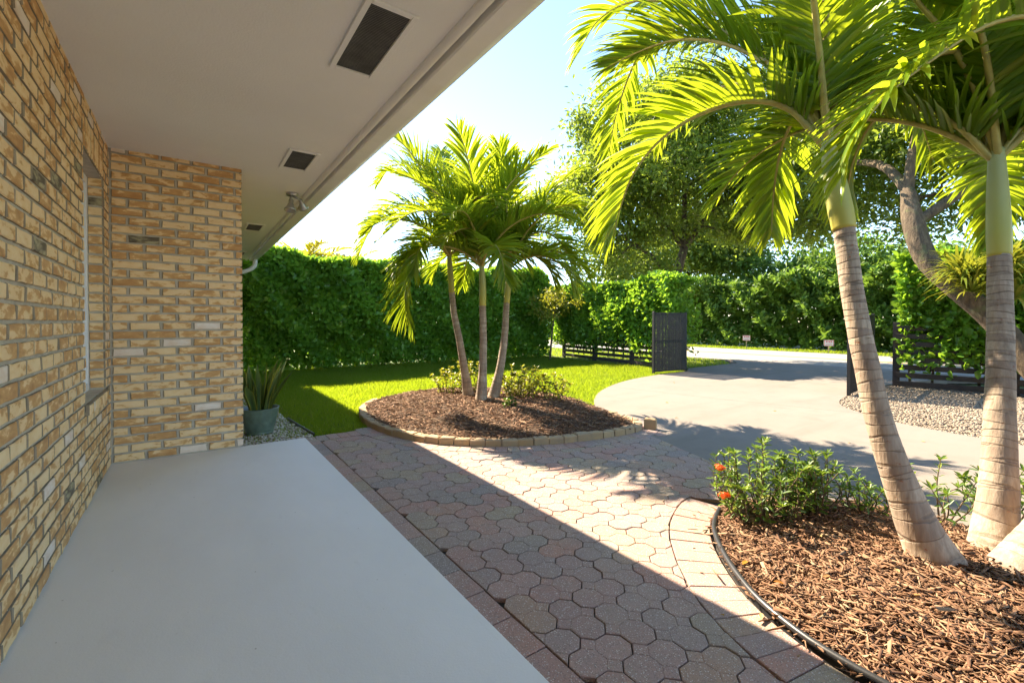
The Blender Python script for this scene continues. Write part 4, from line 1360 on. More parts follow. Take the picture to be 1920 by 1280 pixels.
trio_kw = dict(npair=60, lmax=0.50, wid=0.0150, vee=0.40, droop=0.15)
def trio(tr, sh, rads, srads, keyed, n_auto, az0, label, seed):
    rs_ = np.random.default_rng(seed)
    top = np.array(sh[-1]) - np.array([0, 0, 0.03])
    fr_ = [[tuple(top)] + list(k[1:]) for k in keyed]
    for k in range(n_auto):
        az = az0 + 360 / n_auto * k + rs_.normal(0, 10)
        el, ln, bd = [(84, 1.95, 45), (62, 1.65, 110), (76, 1.9, 70), (48, 1.5, 125), (80, 1.9, 60), (66, 1.75, 100), (38, 1.4, 120)][k % 7]
        fr_.append(auto_frond(top, az, el + rs_.normal(0, 4), ln * 0.86 * rs_.uniform(0.92, 1.06), bd * rs_.uniform(0.9, 1.1), rs_))
    palm("palm_tree", tr, sh, rads, srads, fr_, label, "three palms in the mulch island", seed, 0.055, 14, 0.014, **trio_kw)
trio([(3.038, 5.25, 0.03), (2.993, 5.286, 0.4), (2.938, 5.331, 0.827), (2.892, 5.394, 1.183), (2.88, 5.444, 1.485)], [(2.88, 5.444, 1.48), (2.869, 5.454, 1.686), (2.854, 5.47, 2.0)],
     [0.085, 0.054, 0.047, 0.043, 0.040], [0.041, 0.042, 0.037, 0.027],
     [[None, (2.699, 5.586, 2.403), (2.467, 5.755, 2.654), (2.174, 5.962, 2.583), (1.997, 6.085, 2.331), (1.86, 6.177, 1.973)],
      [None, (2.609, 5.401, 2.117), (2.376, 5.38, 1.99), (2.224, 5.36, 1.642), (2.176, 5.329, 1.307), (2.238, 5.28, 1.011)],
      [None, (2.774, 5.658, 2.571), (2.58, 5.926, 3.113), (2.377, 6.196, 3.296), (2.194, 6.446, 3.063)]], 10, 10,
     "left palm of the three in the mulch island, trunk leaning left", 21)
trio([(2.95, 4.821, 0.03), (2.985, 4.826, 0.443), (3.009, 4.852, 0.842), (3.006, 4.86, 1.298)], [(3.006, 4.86, 1.29), (3.008, 4.862, 1.512), (2.999, 4.873, 1.81)],
     [0.080, 0.052, 0.046, 0.043], [0.044, 0.045, 0.040, 0.029],
     [[None, (2.772, 4.917, 2.164), (2.513, 4.982, 2.403), (2.157, 5.112, 2.38), (1.861, 5.196, 2.106)]], 14, 35,
     "middle palm of the three in the mulch island, trunk straight up", 22)
trio([(3.173, 4.909, 0.03), (3.293, 4.89, 0.486), (3.369, 4.903, 0.901), (3.424, 4.932, 1.344)], [(3.424, 4.932, 1.335), (3.443, 4.922, 1.605), (3.461, 4.912, 1.83)],
     [0.082, 0.053, 0.045, 0.040], [0.041, 0.041, 0.036, 0.027],
     [[None, (3.631, 4.797, 2.17), (3.833, 4.654, 2.276), (4.033, 4.509, 2.099), (4.145, 4.424, 1.746), (4.161, 4.41, 1.535)],
      [None, (3.662, 4.898, 2.26), (3.903, 4.855, 2.644), (4.142, 4.687, 2.789), (4.348, 4.537, 2.571)]], 11, 0,
     "right palm of the three in the mulch island, trunk curving right", 23)

# ------------------------------------------------------------------ hedges
def rand_dirs(n):
    return unit(rng.normal(size=(n, 3)))

def hedge(name, label, ax0, ax1, thick, z0, z1, n, size, mat, stems, wob=0.12, shape='oval', top_wob=0.15, cat="hedge", gaps=0.0, group=None):
    """hedge along the ground line ax0-ax1, its body spreading `thick` to the left of the line"""
    a0, a1 = np.array(ax0, float), np.array(ax1, float)
    d = a1 - a0; ln = np.linalg.norm(d); d /= ln; nrm = np.array([-d[1], d[0]])
    e = empty(name, (float(a0[0]), float(a0[1]), z0), label, cat, group)
    inv = Matrix.Translation((float(a0[0]), float(a0[1]), z0)).inverted()
    s = rng.random(n) * ln
    h_ = rng.random(n) ** 0.9
    # three shells: camera face, top, back / inside
    w_ = rng.random(n)
    dep = np.where(w_ < 0.5, np.abs(rng.normal(0, 0.20, n)), rng.random(n) * thick)
    z = z0 + h_ * (z1 - z0)
    top = w_ > 0.86
    z[top] = z1 - np.abs(rng.normal(0, 0.08, top.sum()))
    dep[top] = rng.random(top.sum()) * thick
    bulge = wob * (np.sin(s * 2.3 + 1.1 * np.sin(z * 2.1)) * np.cos(z * 3.1 + s * 0.7) + 0.6 * np.sin(s * 6.1 + z * 4.3)) + wob * 1.2 * np.clip((z - z0) / (z1 - z0) - 0.25, 0, 1)
    zz = z + top_wob * (np.sin(s * 1.7) * 0.5 + np.sin(s * 4.3 + 1) * 0.4) * np.clip((z - z0) / (z1 - z0), 0, 1) ** 2
    off = dep - bulge
    P = np.c_[a0 + d * s[:, None] + nrm * off[:, None], zz]
    out = np.array([-nrm[0], -nrm[1], 0.35])
    Dr = unit(rand_dirs(n) * 0.9 + out * 0.55 + np.array([0, 0, 0.35]))
    U = unit(rand_dirs(n) * 0.95 + np.array([-nrm[0] * 0.8, -nrm[1] * 0.8, 0.55]))
    if gaps > 0:   # thin places at the foot of the hedge
        keep = rng.random(n) > gaps * np.clip(1.25 - (zz - z0) / 0.6, 0, 0.97)
        P, Dr, U = P[keep], Dr[keep], U[keep]
    S_ = rng.uniform(0.5, 1.35, len(P)) * size
    q_ = P @ np.array([[2.9, 1.3], [3.1, -1.7], [4.3, 3.7]])
    tone = 0.5 + 0.5 * np.sin(q_[:, 0] + 1.5 * np.sin(q_[:, 1])) * np.cos(q_[:, 1] * 1.3)
    r_ = np.clip(0.55 * rng.random(len(P)) ** 1.2 + 0.45 * tone, 0, 1)
    o = leaf_object("foliage", P, Dr, U, S_, mat, e, shape, r_); o.matrix_parent_inverse = inv
    mb_ = MB()
    for k in range(stems):
        s_ = (k + rng.random()) / stems * ln; o_ = rng.uniform(0.3, 0.7) * thick
        b_ = a0 + d * s_ + nrm * o_
        top_ = b_ + rng.normal(0, 0.15, 2)
        mb_.tube(catmull([(b_[0], b_[1], z0 - 0.05), (b_[0] + rng.normal(0, .04), b_[1] + rng.normal(0, .04), z0 + (z1 - z0) * 0.4), (top_[0], top_[1], z1 - 0.25)], 6), np.linspace(0.022, 0.006, 6), 5)
        for q in range(3):
            zq = z0 + (z1 - z0) * rng.uniform(0.15, 0.7)
            t2 = b_ + rng.normal(0, 0.28, 2)
            mb_.tube([(b_[0], b_[1], zq), (t2[0], t2[1], zq + rng.uniform(0.2, 0.5))], [0.009, 0.003], 4)
    o = mb_.build("stems", "twig", e); o.matrix_parent_inverse = inv
    return e

hedge("hedge", "tall dense hedge of round glossy leaves across the back of the lawn", (0.2, 11.45), (9.6, 11.45), 1.15, -0.03, 2.62, 78000, 0.134, "hedge_leaf", 26, gaps=0.2)
hedge("hedge", "sunlit glossy hedge over the dark fence left of the open gate", (9.80, 11.5), (9.12, 6.30), 0.95, 0.10, 2.12, 42000, 0.118, "hedge_leaf", 14, wob=0.10, gaps=1.0)
hedge("hedge", "glossy hedge in front of the dark fence on the right", (9.92, 2.50), (10.50, -1.6), 0.95, 0.05, 2.15, 32000, 0.122, "hedge_leaf", 12, wob=0.10, gaps=1.0)

# ------------------------------------------------------------------ fences and gate
def fence(label, p0, p1, z0, n_boards, bay, group=None):
    p0, p1 = np.array(p0, float), np.array(p1, float)
    d = p1 - p0; ln = np.linalg.norm(d); d /= ln
    e = empty("fence", (float(p0[0]), float(p0[1]), z0), label, "fence", group)
    e.rotation_euler = (0, 0, math.atan2(d[1], d[0]))
    nb = max(1, int(round(ln / bay))); bl_ = ln / nb
    bh = 0.085; pitch = 0.135
    for k in range(nb + 1):
        mb_ = MB(); mb_.box(k * bl_ - 0.045, k * bl_ + 0.045, 0.012, 0.10, -0.05, n_boards * pitch + 0.06, 0.005)
        mb_.build("post", "dark_wood", e)
    for k in range(nb):
        for q in range(n_boards):
            mb_ = MB(); z = 0.05 + q * pitch + random.gauss(0, 0.004)
            mb_.box(k * bl_ + 0.003, (k + 1) * bl_ - 0.003, -0.012, 0.010, z, z + bh, 0.003)
            mb_.build("board", "dark_wood", e).rotation_euler = (0, random.gauss(0, 0.002), 0)
    return e
fence("dark wooden board fence at the foot of the hedge left of the gate", (9.93, 11.1), (9.25, 6.35), -0.06, 8, 1.6)
fence("dark wooden board fence at the foot of the hedge right of the driveway", (10.02, 2.55), (10.6, -1.6), -0.06, 8, 1.5)

def gate_leaf(label, hinge, free, h_, z0=-0.02):
    a, b_ = np.array(hinge, float), np.array(free, float)
    d = b_ - a; ln = float(np.linalg.norm(d))
    e = empty("gate_leaf", (float(a[0]), float(a[1]), z0), label, "gate", "two gate leaves standing open")
    e.rotation_euler = (0, 0, math.atan2(d[1], d[0]))
    for x_ in (0.0, ln):
        mb_ = MB(); mb_.box(x_ - 0.022, x_ + 0.022, -0.022, 0.022, -0.01, h_, 0.003); mb_.build("upright", "gate_black", e)
    for z_ in (0.04, h_ * 0.52, h_ - 0.04):
        mb_ = MB(); mb_.box(0.024, ln - 0.024, -0.018, 0.018, z_ - 0.018, z_ + 0.018, 0.003); mb_.build("rail", "gate_black", e)
    mb_ = MB()
    n = int(ln / 0.026)
    for k in range(n):
        x_ = 0.026 + k * 0.026
        mb_.box(x_, x_ + 0.021 + random.uniform(-.004, .003), 0.020, 0.024, 0.02, h_ - 0.02)
    for z_ in np.arange(0.05, h_ - 0.03, 0.05):
        mb_.box(0.024, ln - 0.024, 0.028, 0.032, z_, z_ + 0.006)
    mb_.build("slat_screen", "gate_black", e)["kind"] = "stuff"
    for z_ in (0.2, h_ - 0.2):
        mb_ = MB(); mb_.tube([(-0.035, 0, z_ - 0.05), (-0.035, 0, z_ + 0.05)], 0.014, 8); mb_.build("hinge", "gate_black", e)
gate_leaf("black slatted gate leaf standing open in front of the left hedge", (9.22, 6.13), (8.18, 6.21), 1.33)
gate_leaf("black slatted gate leaf seen edge on behind the leaning palm trunk", (9.75, 2.80), (8.14, 2.63), 1.25)

# ------------------------------------------------------------------ trees
def tree(name, label, trunk_pts, trunk_r, lobes, n_att, leaves_per, leaf_size, mat, seed, cat="tree", group=None, clump=0.45, shape='oak', bark="oak_bark", limbs=()):
    rs_ = np.random.default_rng(seed)
    base = tuple(float(v) for v in trunk_pts[0])
    e = empty(name, base, label, cat, group)
    inv = Matrix.Translation(base).inverted()
    tp = catmull(trunk_pts, 24)
    tr = np.interp(np.linspace(0, 1, 24), np.linspace(0, 1, len(trunk_r)), trunk_r)
    mb_ = MB(); mb_.tube(tp, tr, 12)
    # points to reach, spread through the lobes of the crown
    att = []
    vol = np.array([l_[1][0] * l_[1][1] * l_[1][2] for l_ in lobes]); vol = vol / vol.sum()
    for (c_, r_), v in zip(lobes, vol):
        n = max(4, int(n_att * v))
        q = unit(rs_.normal(size=(n, 3))) * (rs_.random((n, 1)) ** 0.45)
        att.append(np.array(c_) + q * np.array(r_))
    att = np.concatenate(att)
    nodes = [tp[k] for k in range(10, 24)]; nrad = [tr[k] for k in range(10, 24)]
    nodes = list(nodes); nrad = list(nrad)
    for lb in limbs:
        lp = catmull(lb, 10)
        lr = np.linspace(tr[-1] * 0.85, 0.035, 10)
        mb_.tube(lp, lr, 9, False)
        nodes += list(lp[2:]); nrad += list(lr[2:])
    o_ = np.argsort(np.linalg.norm(att - tp[-1], axis=1))
    for i in o_:
        a = att[i]
        nd = np.array(nodes)
        dist = np.linalg.norm(nd - a, axis=1) + 0.6 * np.clip(nd[:, 2] - a[2], 0, 9)
        k = int(np.argmin(dist))
        p0 = nd[k]
        ln = np.linalg.norm(a - p0)
        if ln < 0.05: continue
        mid1 = p0 + (a - p0) * 0.4 + rs_.normal(0, 0.08, 3) * ln + np.array([0, 0, 0.06 * ln])
        mid2 = p0 + (a - p0) * 0.72 + rs_.normal(0, 0.08, 3) * ln
        rr0 = min(nrad[k] * 0.72, 0.018 + 0.030 * ln)
        pts = catmull([p0, mid1, mid2, a], 6)
        rad = np.linspace(rr0, max(0.006, rr0 * 0.35), 6)
        mb_.tube(pts, rad, 5, False)
        for q in (2, 3, 4, 5):
            nodes.append(pts[q]); nrad.append(rad[q])
    o = mb_.build("trunk", bark, e, smooth=True); o.matrix_parent_inverse = inv
    n = len(att)
    cs = np.repeat(att, leaves_per, axis=0)
    sp = np.repeat(rs_.uniform(0.6, 1.3, n), leaves_per)[:, None]
    P = cs + rs_.normal(size=cs.shape) * clump * sp * np.array([1, 1, 0.62])
    Dr = unit(rs_.normal(size=P.shape) + np.array([0, 0, -0.15]) + unit(P - cs) * 0.6)
    U = unit(rs_.normal(size=P.shape) * 0.8 + np.array([0, 0, 0.8]))
    S_ = rs_.uniform(0.65, 1.3, len(P)) * leaf_size
    tone = np.repeat(rs_.random(n), leaves_per)
    r_ = np.clip(0.55 * rs_.random(len(P)) + 0.5 * tone - 0.08, 0, 1)
    V, F = leaves_vf(P, Dr, U, S_, shape)
    o = obj("crown", V, F, mat, e, rnd=np.repeat(r_, 2)); o.matrix_parent_inverse = inv
    return e

tree("shade_tree", "large spreading tree with small leaves standing behind the hedge left of the gate",
     [(12.3, 8.7, -0.1), (12.25, 8.65, 1.2), (12.4, 8.6, 2.4), (12.7, 8.5, 3.4)], [0.24, 0.18, 0.16, 0.12],
     [((12.0, 8.9, 6.2), (3.0, 3.0, 2.6)), ((10.9, 10.6, 4.6), (2.0, 2.2, 1.9)), ((14.0, 6.9, 5.3), (2.4, 2.2, 1.9)), ((13.1, 8.0, 8.0), (2.4, 2.4, 1.6)), ((11.3, 9.6, 3.1), (1.5, 1.5, 0.9)), ((15.2, 5.6, 4.2), (1.6, 1.6, 1.0))],
     330, 200, 0.15, "oak_leaf", 31, clump=0.35, limbs=[[(12.7, 8.5, 3.4), (12.2, 9.2, 4.6), (11.6, 9.8, 5.6)], [(12.7, 8.5, 3.4), (13.2, 7.8, 4.6), (13.9, 7.0, 5.2)], [(12.4, 8.6, 2.4), (11.7, 9.2, 3.3), (11.0, 10.0, 3.9)], [(12.7, 8.5, 3.4), (12.7, 8.5, 5.0), (12.6, 8.5, 7.0)]])
LT_LIMBS = [[(9.72, 2.34, 3.26), (10.2, 2.8, 3.9), (10.9, 3.5, 4.3), (11.8, 4.2, 4.7)], [(9.52, 2.21, 2.66), (10.2, 1.6, 3.3), (11.0, 1.0, 3.8), (12.0, 0.5, 4.3)],
            [(9.72, 2.34, 3.26), (9.9, 2.3, 4.1), (10.4, 2.2, 5.0)], [(9.6, 2.25, 2.9), (10.4, 2.5, 3.25), (11.6, 2.6, 3.5), (12.7, 3.0, 3.6)]]
tree("leaning_tree", "thick leaning rough barked tree with epiphytes behind the gravel on the right",
     [(9.765, 0.585, -0.071), (9.643, 0.972, 0.511), (9.665, 1.183, 0.881), (9.609, 1.449, 1.273), (9.502, 1.751, 1.644), (9.450, 2.043, 2.077), (9.522, 2.215, 2.660), (9.720, 2.340, 3.259)], [0.23, 0.17, 0.15, 0.145, 0.14, 0.15, 0.145, 0.10],
     [((11.2, 2.4, 5.2), (2.4, 2.2, 1.4)), ((12.6, 4.2, 5.0), (2.0, 2.0, 1.3)), ((12.2, 0.6, 4.6), (2.0, 1.8, 1.4)), ((11.4, 0.2, 3.2), (1.4, 1.3, 0.7)), ((12.8, 2.6, 3.6), (1.4, 1.6, 0.7)), ((13.2, 4.8, 3.9), (1.3, 1.3, 0.6))],
     250, 150, 0.125, "oak_leaf", 32, clump=0.30, limbs=LT_LIMBS)
# epiphytes on the leaning tree
def rosette(parent, inv, c_, n, ln, rs_, mb_list):
    for k in range(n):
        az = rs_.uniform(0, 2 * math.pi); el = rs_.uniform(-0.1, 1.25)
        d = np.array([math.cos(az) * math.cos(el), math.sin(az) * math.cos(el), math.sin(el)])
        L_ = ln * rs_.uniform(0.6, 1.2); p = np.array(c_, float); wd = 0.016 * rs_.uniform(0.8, 1.3)
        W = unit(np.cross(d, [0, 0, 1.0])); rows = []
        for q in range(5):
            hw = wd * [0.8, 1, 0.9, 0.6, 0.05][q]
            rows += [p + W * hw, p - W * hw]
            p = p + d * L_ / 4; d = unit(d + np.array([0, 0, -0.20 * (q + 0.6)]))
        mb_list.append((np.array(rows), rs_.random()))
def strap_object(name, lst, mat, parent, inv):
    V = np.concatenate([a for a, _ in lst])
    f0 = np.array([(0, 1, 3, 2), (2, 3, 5, 4), (4, 5, 7, 6), (6, 7, 9, 8)])
    F = (f0[None] + (np.arange(len(lst)) * 10)[:, None, None]).reshape(-1, 4)
    o = obj(name, V, F, mat, parent, rnd=np.repeat([r_ for _, r_ in lst], 4)); o.matrix_parent_inverse = inv
    return o
rs2 = np.random.default_rng(5)
for k, (c_, lab) in enumerate([((9.071, 1.699, 1.833), "yellow green bromeliad clump on the leaning trunk, leftmost of the clumps"),
                               ((9.204, 1.328, 1.674), "green bromeliad clump in the middle of the leaning trunk"),
                               ((9.222, 0.991, 1.851), "bromeliad clump on the leaning trunk at the right edge")]):
    e = empty("bromeliad", c_, lab, "bromeliad", "bromeliads on the leaning tree")
    lst = []
    for q in range(5):
        rosette(e, None, np.array(c_) + rs2.normal(0, 0.15, 3) + np.array([-0.12, -0.02, -0.03]), 46, 0.52, rs2, lst)
    strap_object("leaves", lst, "bromeliad_leaf", e, Matrix.Translation(c_).inverted())

# far side of the road: thicket and trees
hedge("thicket", "wall of light green shrubs on the far side of the road", (20.9, 32), (21.2, -3), 2.6, -0.06, 2.85, 84000, 0.26, "ficus_leaf", 40, wob=0.4, shape='oak', top_wob=0.5, gaps=0.1)
tree("far_tree", "broad tree rising over the roadside shrubs behind the left gate leaf",
     [(24.5, 16.5, -0.1), (24.4, 16.4, 2.0), (24.6, 16.2, 4.0)], [0.3, 0.24, 0.16],
     [((24.3, 16.5, 6.2), (3.4, 3.4, 2.6)), ((22.6, 18.8, 4.6), (2.2, 2.4, 1.8)), ((25.0, 13.6, 5.2), (2.4, 2.6, 2.0))], 150, 190, 0.24, "oak_leaf", 41, clump=0.6)
tree("far_tree", "rounded bushy tree rising over the roadside shrubs at the right",
     [(25.5, 7.4, -0.1), (25.4, 7.4, 1.6), (25.5, 7.3, 2.6)], [0.25, 0.2, 0.14],
     [((25.0, 7.6, 3.2), (2.6, 2.8, 1.5)), ((25.2, 4.0, 2.9), (2.2, 2.4, 1.2)), ((24.8, 10.6, 3.1), (2.2, 2.4, 1.4))], 130, 170, 0.24, "ficus_leaf", 42, clump=0.55)

# young slender tree before the hedge corner
tree("young_tree", "slender young tree with yellow green leaves at the hedge corner",
     [(8.75, 10.35, -0.06), (8.78, 10.3, 0.6), (8.85, 10.28, 1.2), (8.9, 10.25, 1.7)], [0.035, 0.028, 0.02, 0.012],
     [((8.9, 10.25, 1.75), (0.75, 0.75, 0.42)), ((8.6, 10.3, 1.35), (0.5, 0.5, 0.25))], 46, 34, 0.085, "gold_leaf", 51, clump=0.13, bark="twig")

# golden palms behind the back hedge
rs3 = np.random.default_rng(8)
for k, (x_, y_, h_) in enumerate([(1.7, 13.3, 2.15), (2.8, 13.5, 2.45), (3.9, 13.6, 2.3), (5.0, 13.7, 2.0)]):
    e = empty("areca_palm", (x_, y_, -0.1), ["golden feathery palm over the hedge beside the gutter end", "golden feathery palm over the hedge, second from the gutter",
              "golden feathery palm over the hedge, third from the gutter", "golden feathery palm over the hedge behind the palm trio"][k], "palm tree", "golden palms behind the hedge")
    inv = Matrix.Translation((x_, y_, -0.1)).inverted()
    mb = MB()
    for q in range(5):
        a_ = rs3.uniform(0, 6.28)
        b2 = (x_ + 0.25 * math.cos(a_), y_ + 0.25 * math.sin(a_))
        mb.tube([(b2[0], b2[1], -0.1), (b2[0] + .05, b2[1], h_ * 0.5), (b2[0] + .1 * math.cos(a_), b2[1] + .1 * math.sin(a_), h_)], 0.03, 7)
    o = mb.build("stems", "rachis", e, smooth=True); o.matrix_parent_inverse = inv
    for q in range(16):
        top = (x_ + rs3.normal(0, 0.2), y_ + rs3.normal(0, 0.2), h_)
        make_frond(e, inv, auto_frond(top, q * 137.5, rs3.uniform(35, 75), rs3.uniform(1.1, 1.5), rs3.uniform(60, 100), rs3), rs3, "areca_leaf", 0.012, npair=26, lmax=0.38, wid=0.02, vee=0.4, droop=0.12)

# feathery palm across the road
e = empty("coconut_palm", (27.0, 9.6, -0.1), "distant palm with hanging fronds rising over the roadside shrubs", "palm tree")
inv = Matrix.Translation((27.0, 9.6, -0.1)).inverted()
mb = MB(); mb.tube(catmull([(27.0, 9.6, -0.1), (26.9, 9.6, 2.0), (26.8, 9.7, 3.9)], 12), np.linspace(0.22, 0.15, 12), 10)
o = mb.build("trunk", "oak_bark", e, smooth=True); o.matrix_parent_inverse = inv
for q in range(13):
    make_frond(e, inv, auto_frond((26.8, 9.7, 3.9), q * 137.5, rs3.uniform(0, 70), rs3.uniform(1.8, 2.3), rs3.uniform(70, 120), rs3), rs3, "palm_leaf", 0.03, npair=24, lmax=0.6, wid=0.035, vee=0.1, droop=0.3)

# ------------------------------------------------------------------ bushes
def bush(name, label, c_, zf, n_stems, hmin, hmax, spread, leaf, mat, seed, group, flowers=(), shape='lance', density=1.0, cat="shrub"):
    rs_ = np.random.default_rng(seed)
    z0 = zf
    base = (c_[0], c_[1], z0)
    e = empty(name, base, label, cat, group)
    inv = Matrix.Translation(base).inverted()
    mb_ = MB(); P = []; Dd = []; Uu = []; tips = []
    for k in range(n_stems):
        az = rs_.uniform(0, 2 * math.pi); r_ = spread * math.sqrt(rs_.random())
        h_ = rs_.uniform(hmin, hmax) * (1 - 0.35 * r_ / spread)
        b0 = np.array([c_[0] + 0.25 * r_ * math.cos(az), c_[1] + 0.25 * r_ * math.sin(az), z0 - 0.02])
        t0 = np.array([c_[0] + r_ * math.cos(az), c_[1] + r_ * math.sin(az), z0 + h_])
        m_ = (b0 + t0) / 2 + rs_.normal(0, 0.03, 3); m_[:2] += 0.15 * r_ * np.array([math.cos(az), math.sin(az)])
        pts = catmull([b0, m_, t0], 9)
        mb_.tube(pts, np.linspace(0.0055, 0.002, 9), 5, False)
        tips.append(t0)
        T = frames(pts)
        nl = int(h_ / 0.017 * density)
        for q in range(nl):
            f_ = 0.22 + 0.78 * (q / max(1, nl - 1)) ** 0.8
            ii = f_ * 8; i0 = min(int(ii), 7)
            p = pts[i0] * (1 - (ii - i0)) + pts[i0 + 1] * (ii - i0)
            t_ = T[i0]
            a_ = q * 2.4 + rs_.normal(0, 0.4)
            s1 = unit(np.cross(t_, [0.3, 0.5, 0.8])); s2 = np.cross(t_, s1)
            d = unit(s1 * math.cos(a_) + s2 * math.sin(a_) + t_ * rs_.uniform(0.2, 0.9))
            P.append(p); Dd.append(d); Uu.append(unit(t_ + rs_.normal(0, 0.3, 3)))
        for q in range(7):   # whorl at the tip
            a_ = q * 0.9 + rs_.random()
            P.append(t0); Dd.append(unit(np.array([math.cos(a_), math.sin(a_), rs_.uniform(0.3, 1.2)]))); Uu.append(np.array([0, 0, 1.0]))
    P = np.array(P); Dd = np.array(Dd); Uu = np.array(Uu)
    V, F = leaves_vf(P, Dd, Uu, rs_.uniform(0.65, 1.2, len(P)) * leaf, shape)
    o = obj("foliage", V, F, mat, e, rnd=np.repeat(rs_.random(len(P)), 2)); o.matrix_parent_inverse = inv
    o = mb_.build("stems", "twig", e, smooth=True); o.matrix_parent_inverse = inv
    for fp in flowers:
        n = 46
        d = unit(rs_.normal(size=(n, 3)) + np.array([-0.3, -0.4, 0.5]))
        P2 = np.array(fp) + d * np.array([0.024, 0.024, 0.014]) * rs_.uniform(0.5, 1.25, (n, 1))
        dd = []; pp = []; uu = []
        for i in range(n):
            s1 = unit(np.cross(d[i], [0.2, 0.7, 0.4])); s2 = np.cross(d[i], s1)
            for q in range(4):
                a_ = q * math.pi / 2 + rs_.random() * 0.5
                pp.append(P2[i]); dd.append(s1 * math.cos(a_) + s2 * math.sin(a_) + d[i] * 0.25); uu.append(d[i])
        V, F = leaves_vf(np.array(pp), np.array(dd), np.array(uu), np.full(len(pp), 0.010), 'oval')
        o = obj("flower_head", V, F, "ixora_flower", e, rnd=np.repeat(rs_.random(len(pp)), 2)); o.matrix_parent_inverse = inv
    return e
G1 = "shrubs at the back of the near palm bed"
bush("ixora_bush", "leafy shrub with orange red flower heads at the tip of the mulch bed", (2.60, 1.24), 0.0, 62, 0.16, 0.46, 0.27, 0.048, "ixora_leaf", 61, G1,
     flowers=[(2.345, 1.32, 0.155), (2.37, 1.36, 0.29)], density=1.0)
bush("ixora_bush", "green shrub without flowers between the flowering bush and the leaning palm", (2.88, 1.12), 0.01, 40, 0.16, 0.44, 0.21, 0.046, "ixora_leaf", 62, G1)
bush("ixora_bush", "small green shrub close behind the leaning palm trunk", (3.12, 0.93), 0.01, 16, 0.10, 0.24, 0.15, 0.045, "ixora_leaf", 63, G1)
bush("ixora_bush", "sparse sprig of leaves between the two near palm trunks", (3.36, 0.66), 0.0, 7, 0.2, 0.42, 0.2, 0.05, "ixora_leaf", 64, G1, density=0.9)
bush("ixora_bush", "shrub with an orange bloom at the right edge behind the upright palm", (3.62, 0.45), 0.0, 14, 0.15, 0.38, 0.2, 0.05, "ixora_leaf", 65, G1, flowers=[(3.55, 0.50, 0.36)])
G2 = "golden shrubs in the mulch island"
bush("golden_shrub", "upright yellow green shrub left of the palm trio", (2.95, 5.72), 0.06, 13, 0.22, 0.52, 0.22, 0.052, "gold_leaf", 71, G2, shape='oval', density=0.8)
bush("golden_shrub", "yellow green shrub behind the left trunk of the palm trio", (3.22, 5.55), 0.08, 18, 0.25, 0.56, 0.26, 0.052, "gold_leaf", 72, G2, shape='oval', density=0.8)
bush("golden_shrub", "broad yellow green shrub right of the palm trio", (3.55, 4.85), 0.08, 42, 0.25, 0.52, 0.40, 0.052, "gold_leaf", 73, G2, shape='oval', density=0.8)
bush("golden_shrub", "low yellow green shrub at the right end of the island shrubs", (3.90, 4.62), 0.05, 24, 0.16, 0.40, 0.30, 0.05, "gold_leaf", 74, G2, shape='oval', density=0.8)
bush("golden_shrub", "small bright green plant in front of the palm trio", (3.02, 4.28), 0.08, 10, 0.06, 0.16, 0.10, 0.04, "ixora_leaf", 75, G2, shape='oval', density=0.9)

# ------------------------------------------------------------------ pot with snake plant
pc = (0.575, 5.20, -0.03)
pot = empty("flower_pot", pc, "green glazed pot with petal relief on the pebbles by the brick corner", "pot")
pinv = Matrix.Translation(pc).inverted()
def petal(r_, z, a):
    if z < 0.03 or r_ < 0.09: return r_
    k = 0.5 + 0.5 * math.cos(a * 12 + (0 if z > 0.12 else math.pi))
    q = ((z - 0.03) % 0.10) / 0.10
    return r_ * (1 + 0.035 * k * (0.3 + 0.7 * q))
mb = MB()
prof = [(0.0, 0.0), (0.125, 0.0), (0.128, 0.012), (0.118, 0.02)] + [(0.118 + 0.052 * (z / 0.24), z) for z in np.linspace(0.03, 0.245, 22)] + [(0.176, 0.25), (0.176, 0.256), (0.160, 0.256), (0.150, 0.215), (0.0, 0.215)]
mb.lathe(prof, pc, 96, petal)
o = mb.build("pot_body", "ceramic_green", pot, smooth=True); o.matrix_parent_inverse = pinv
mb = MB(); mb.lathe([(0.0, 0.0), (0.149, 0.0)], (pc[0], pc[1], pc[2] + 0.218), 24)
o = mb.build("potting_soil", "soil", pot); o.matrix_parent_inverse = pinv
sp = empty("snake_plant", (pc[0], pc[1], pc[2] + 0.21), "snake plant with tall yellow edged sword leaves in the green pot", "plant")
sinv = Matrix.Translation((pc[0], pc[1], pc[2] + 0.21)).inverted()
rs4 = np.random.default_rng(17)
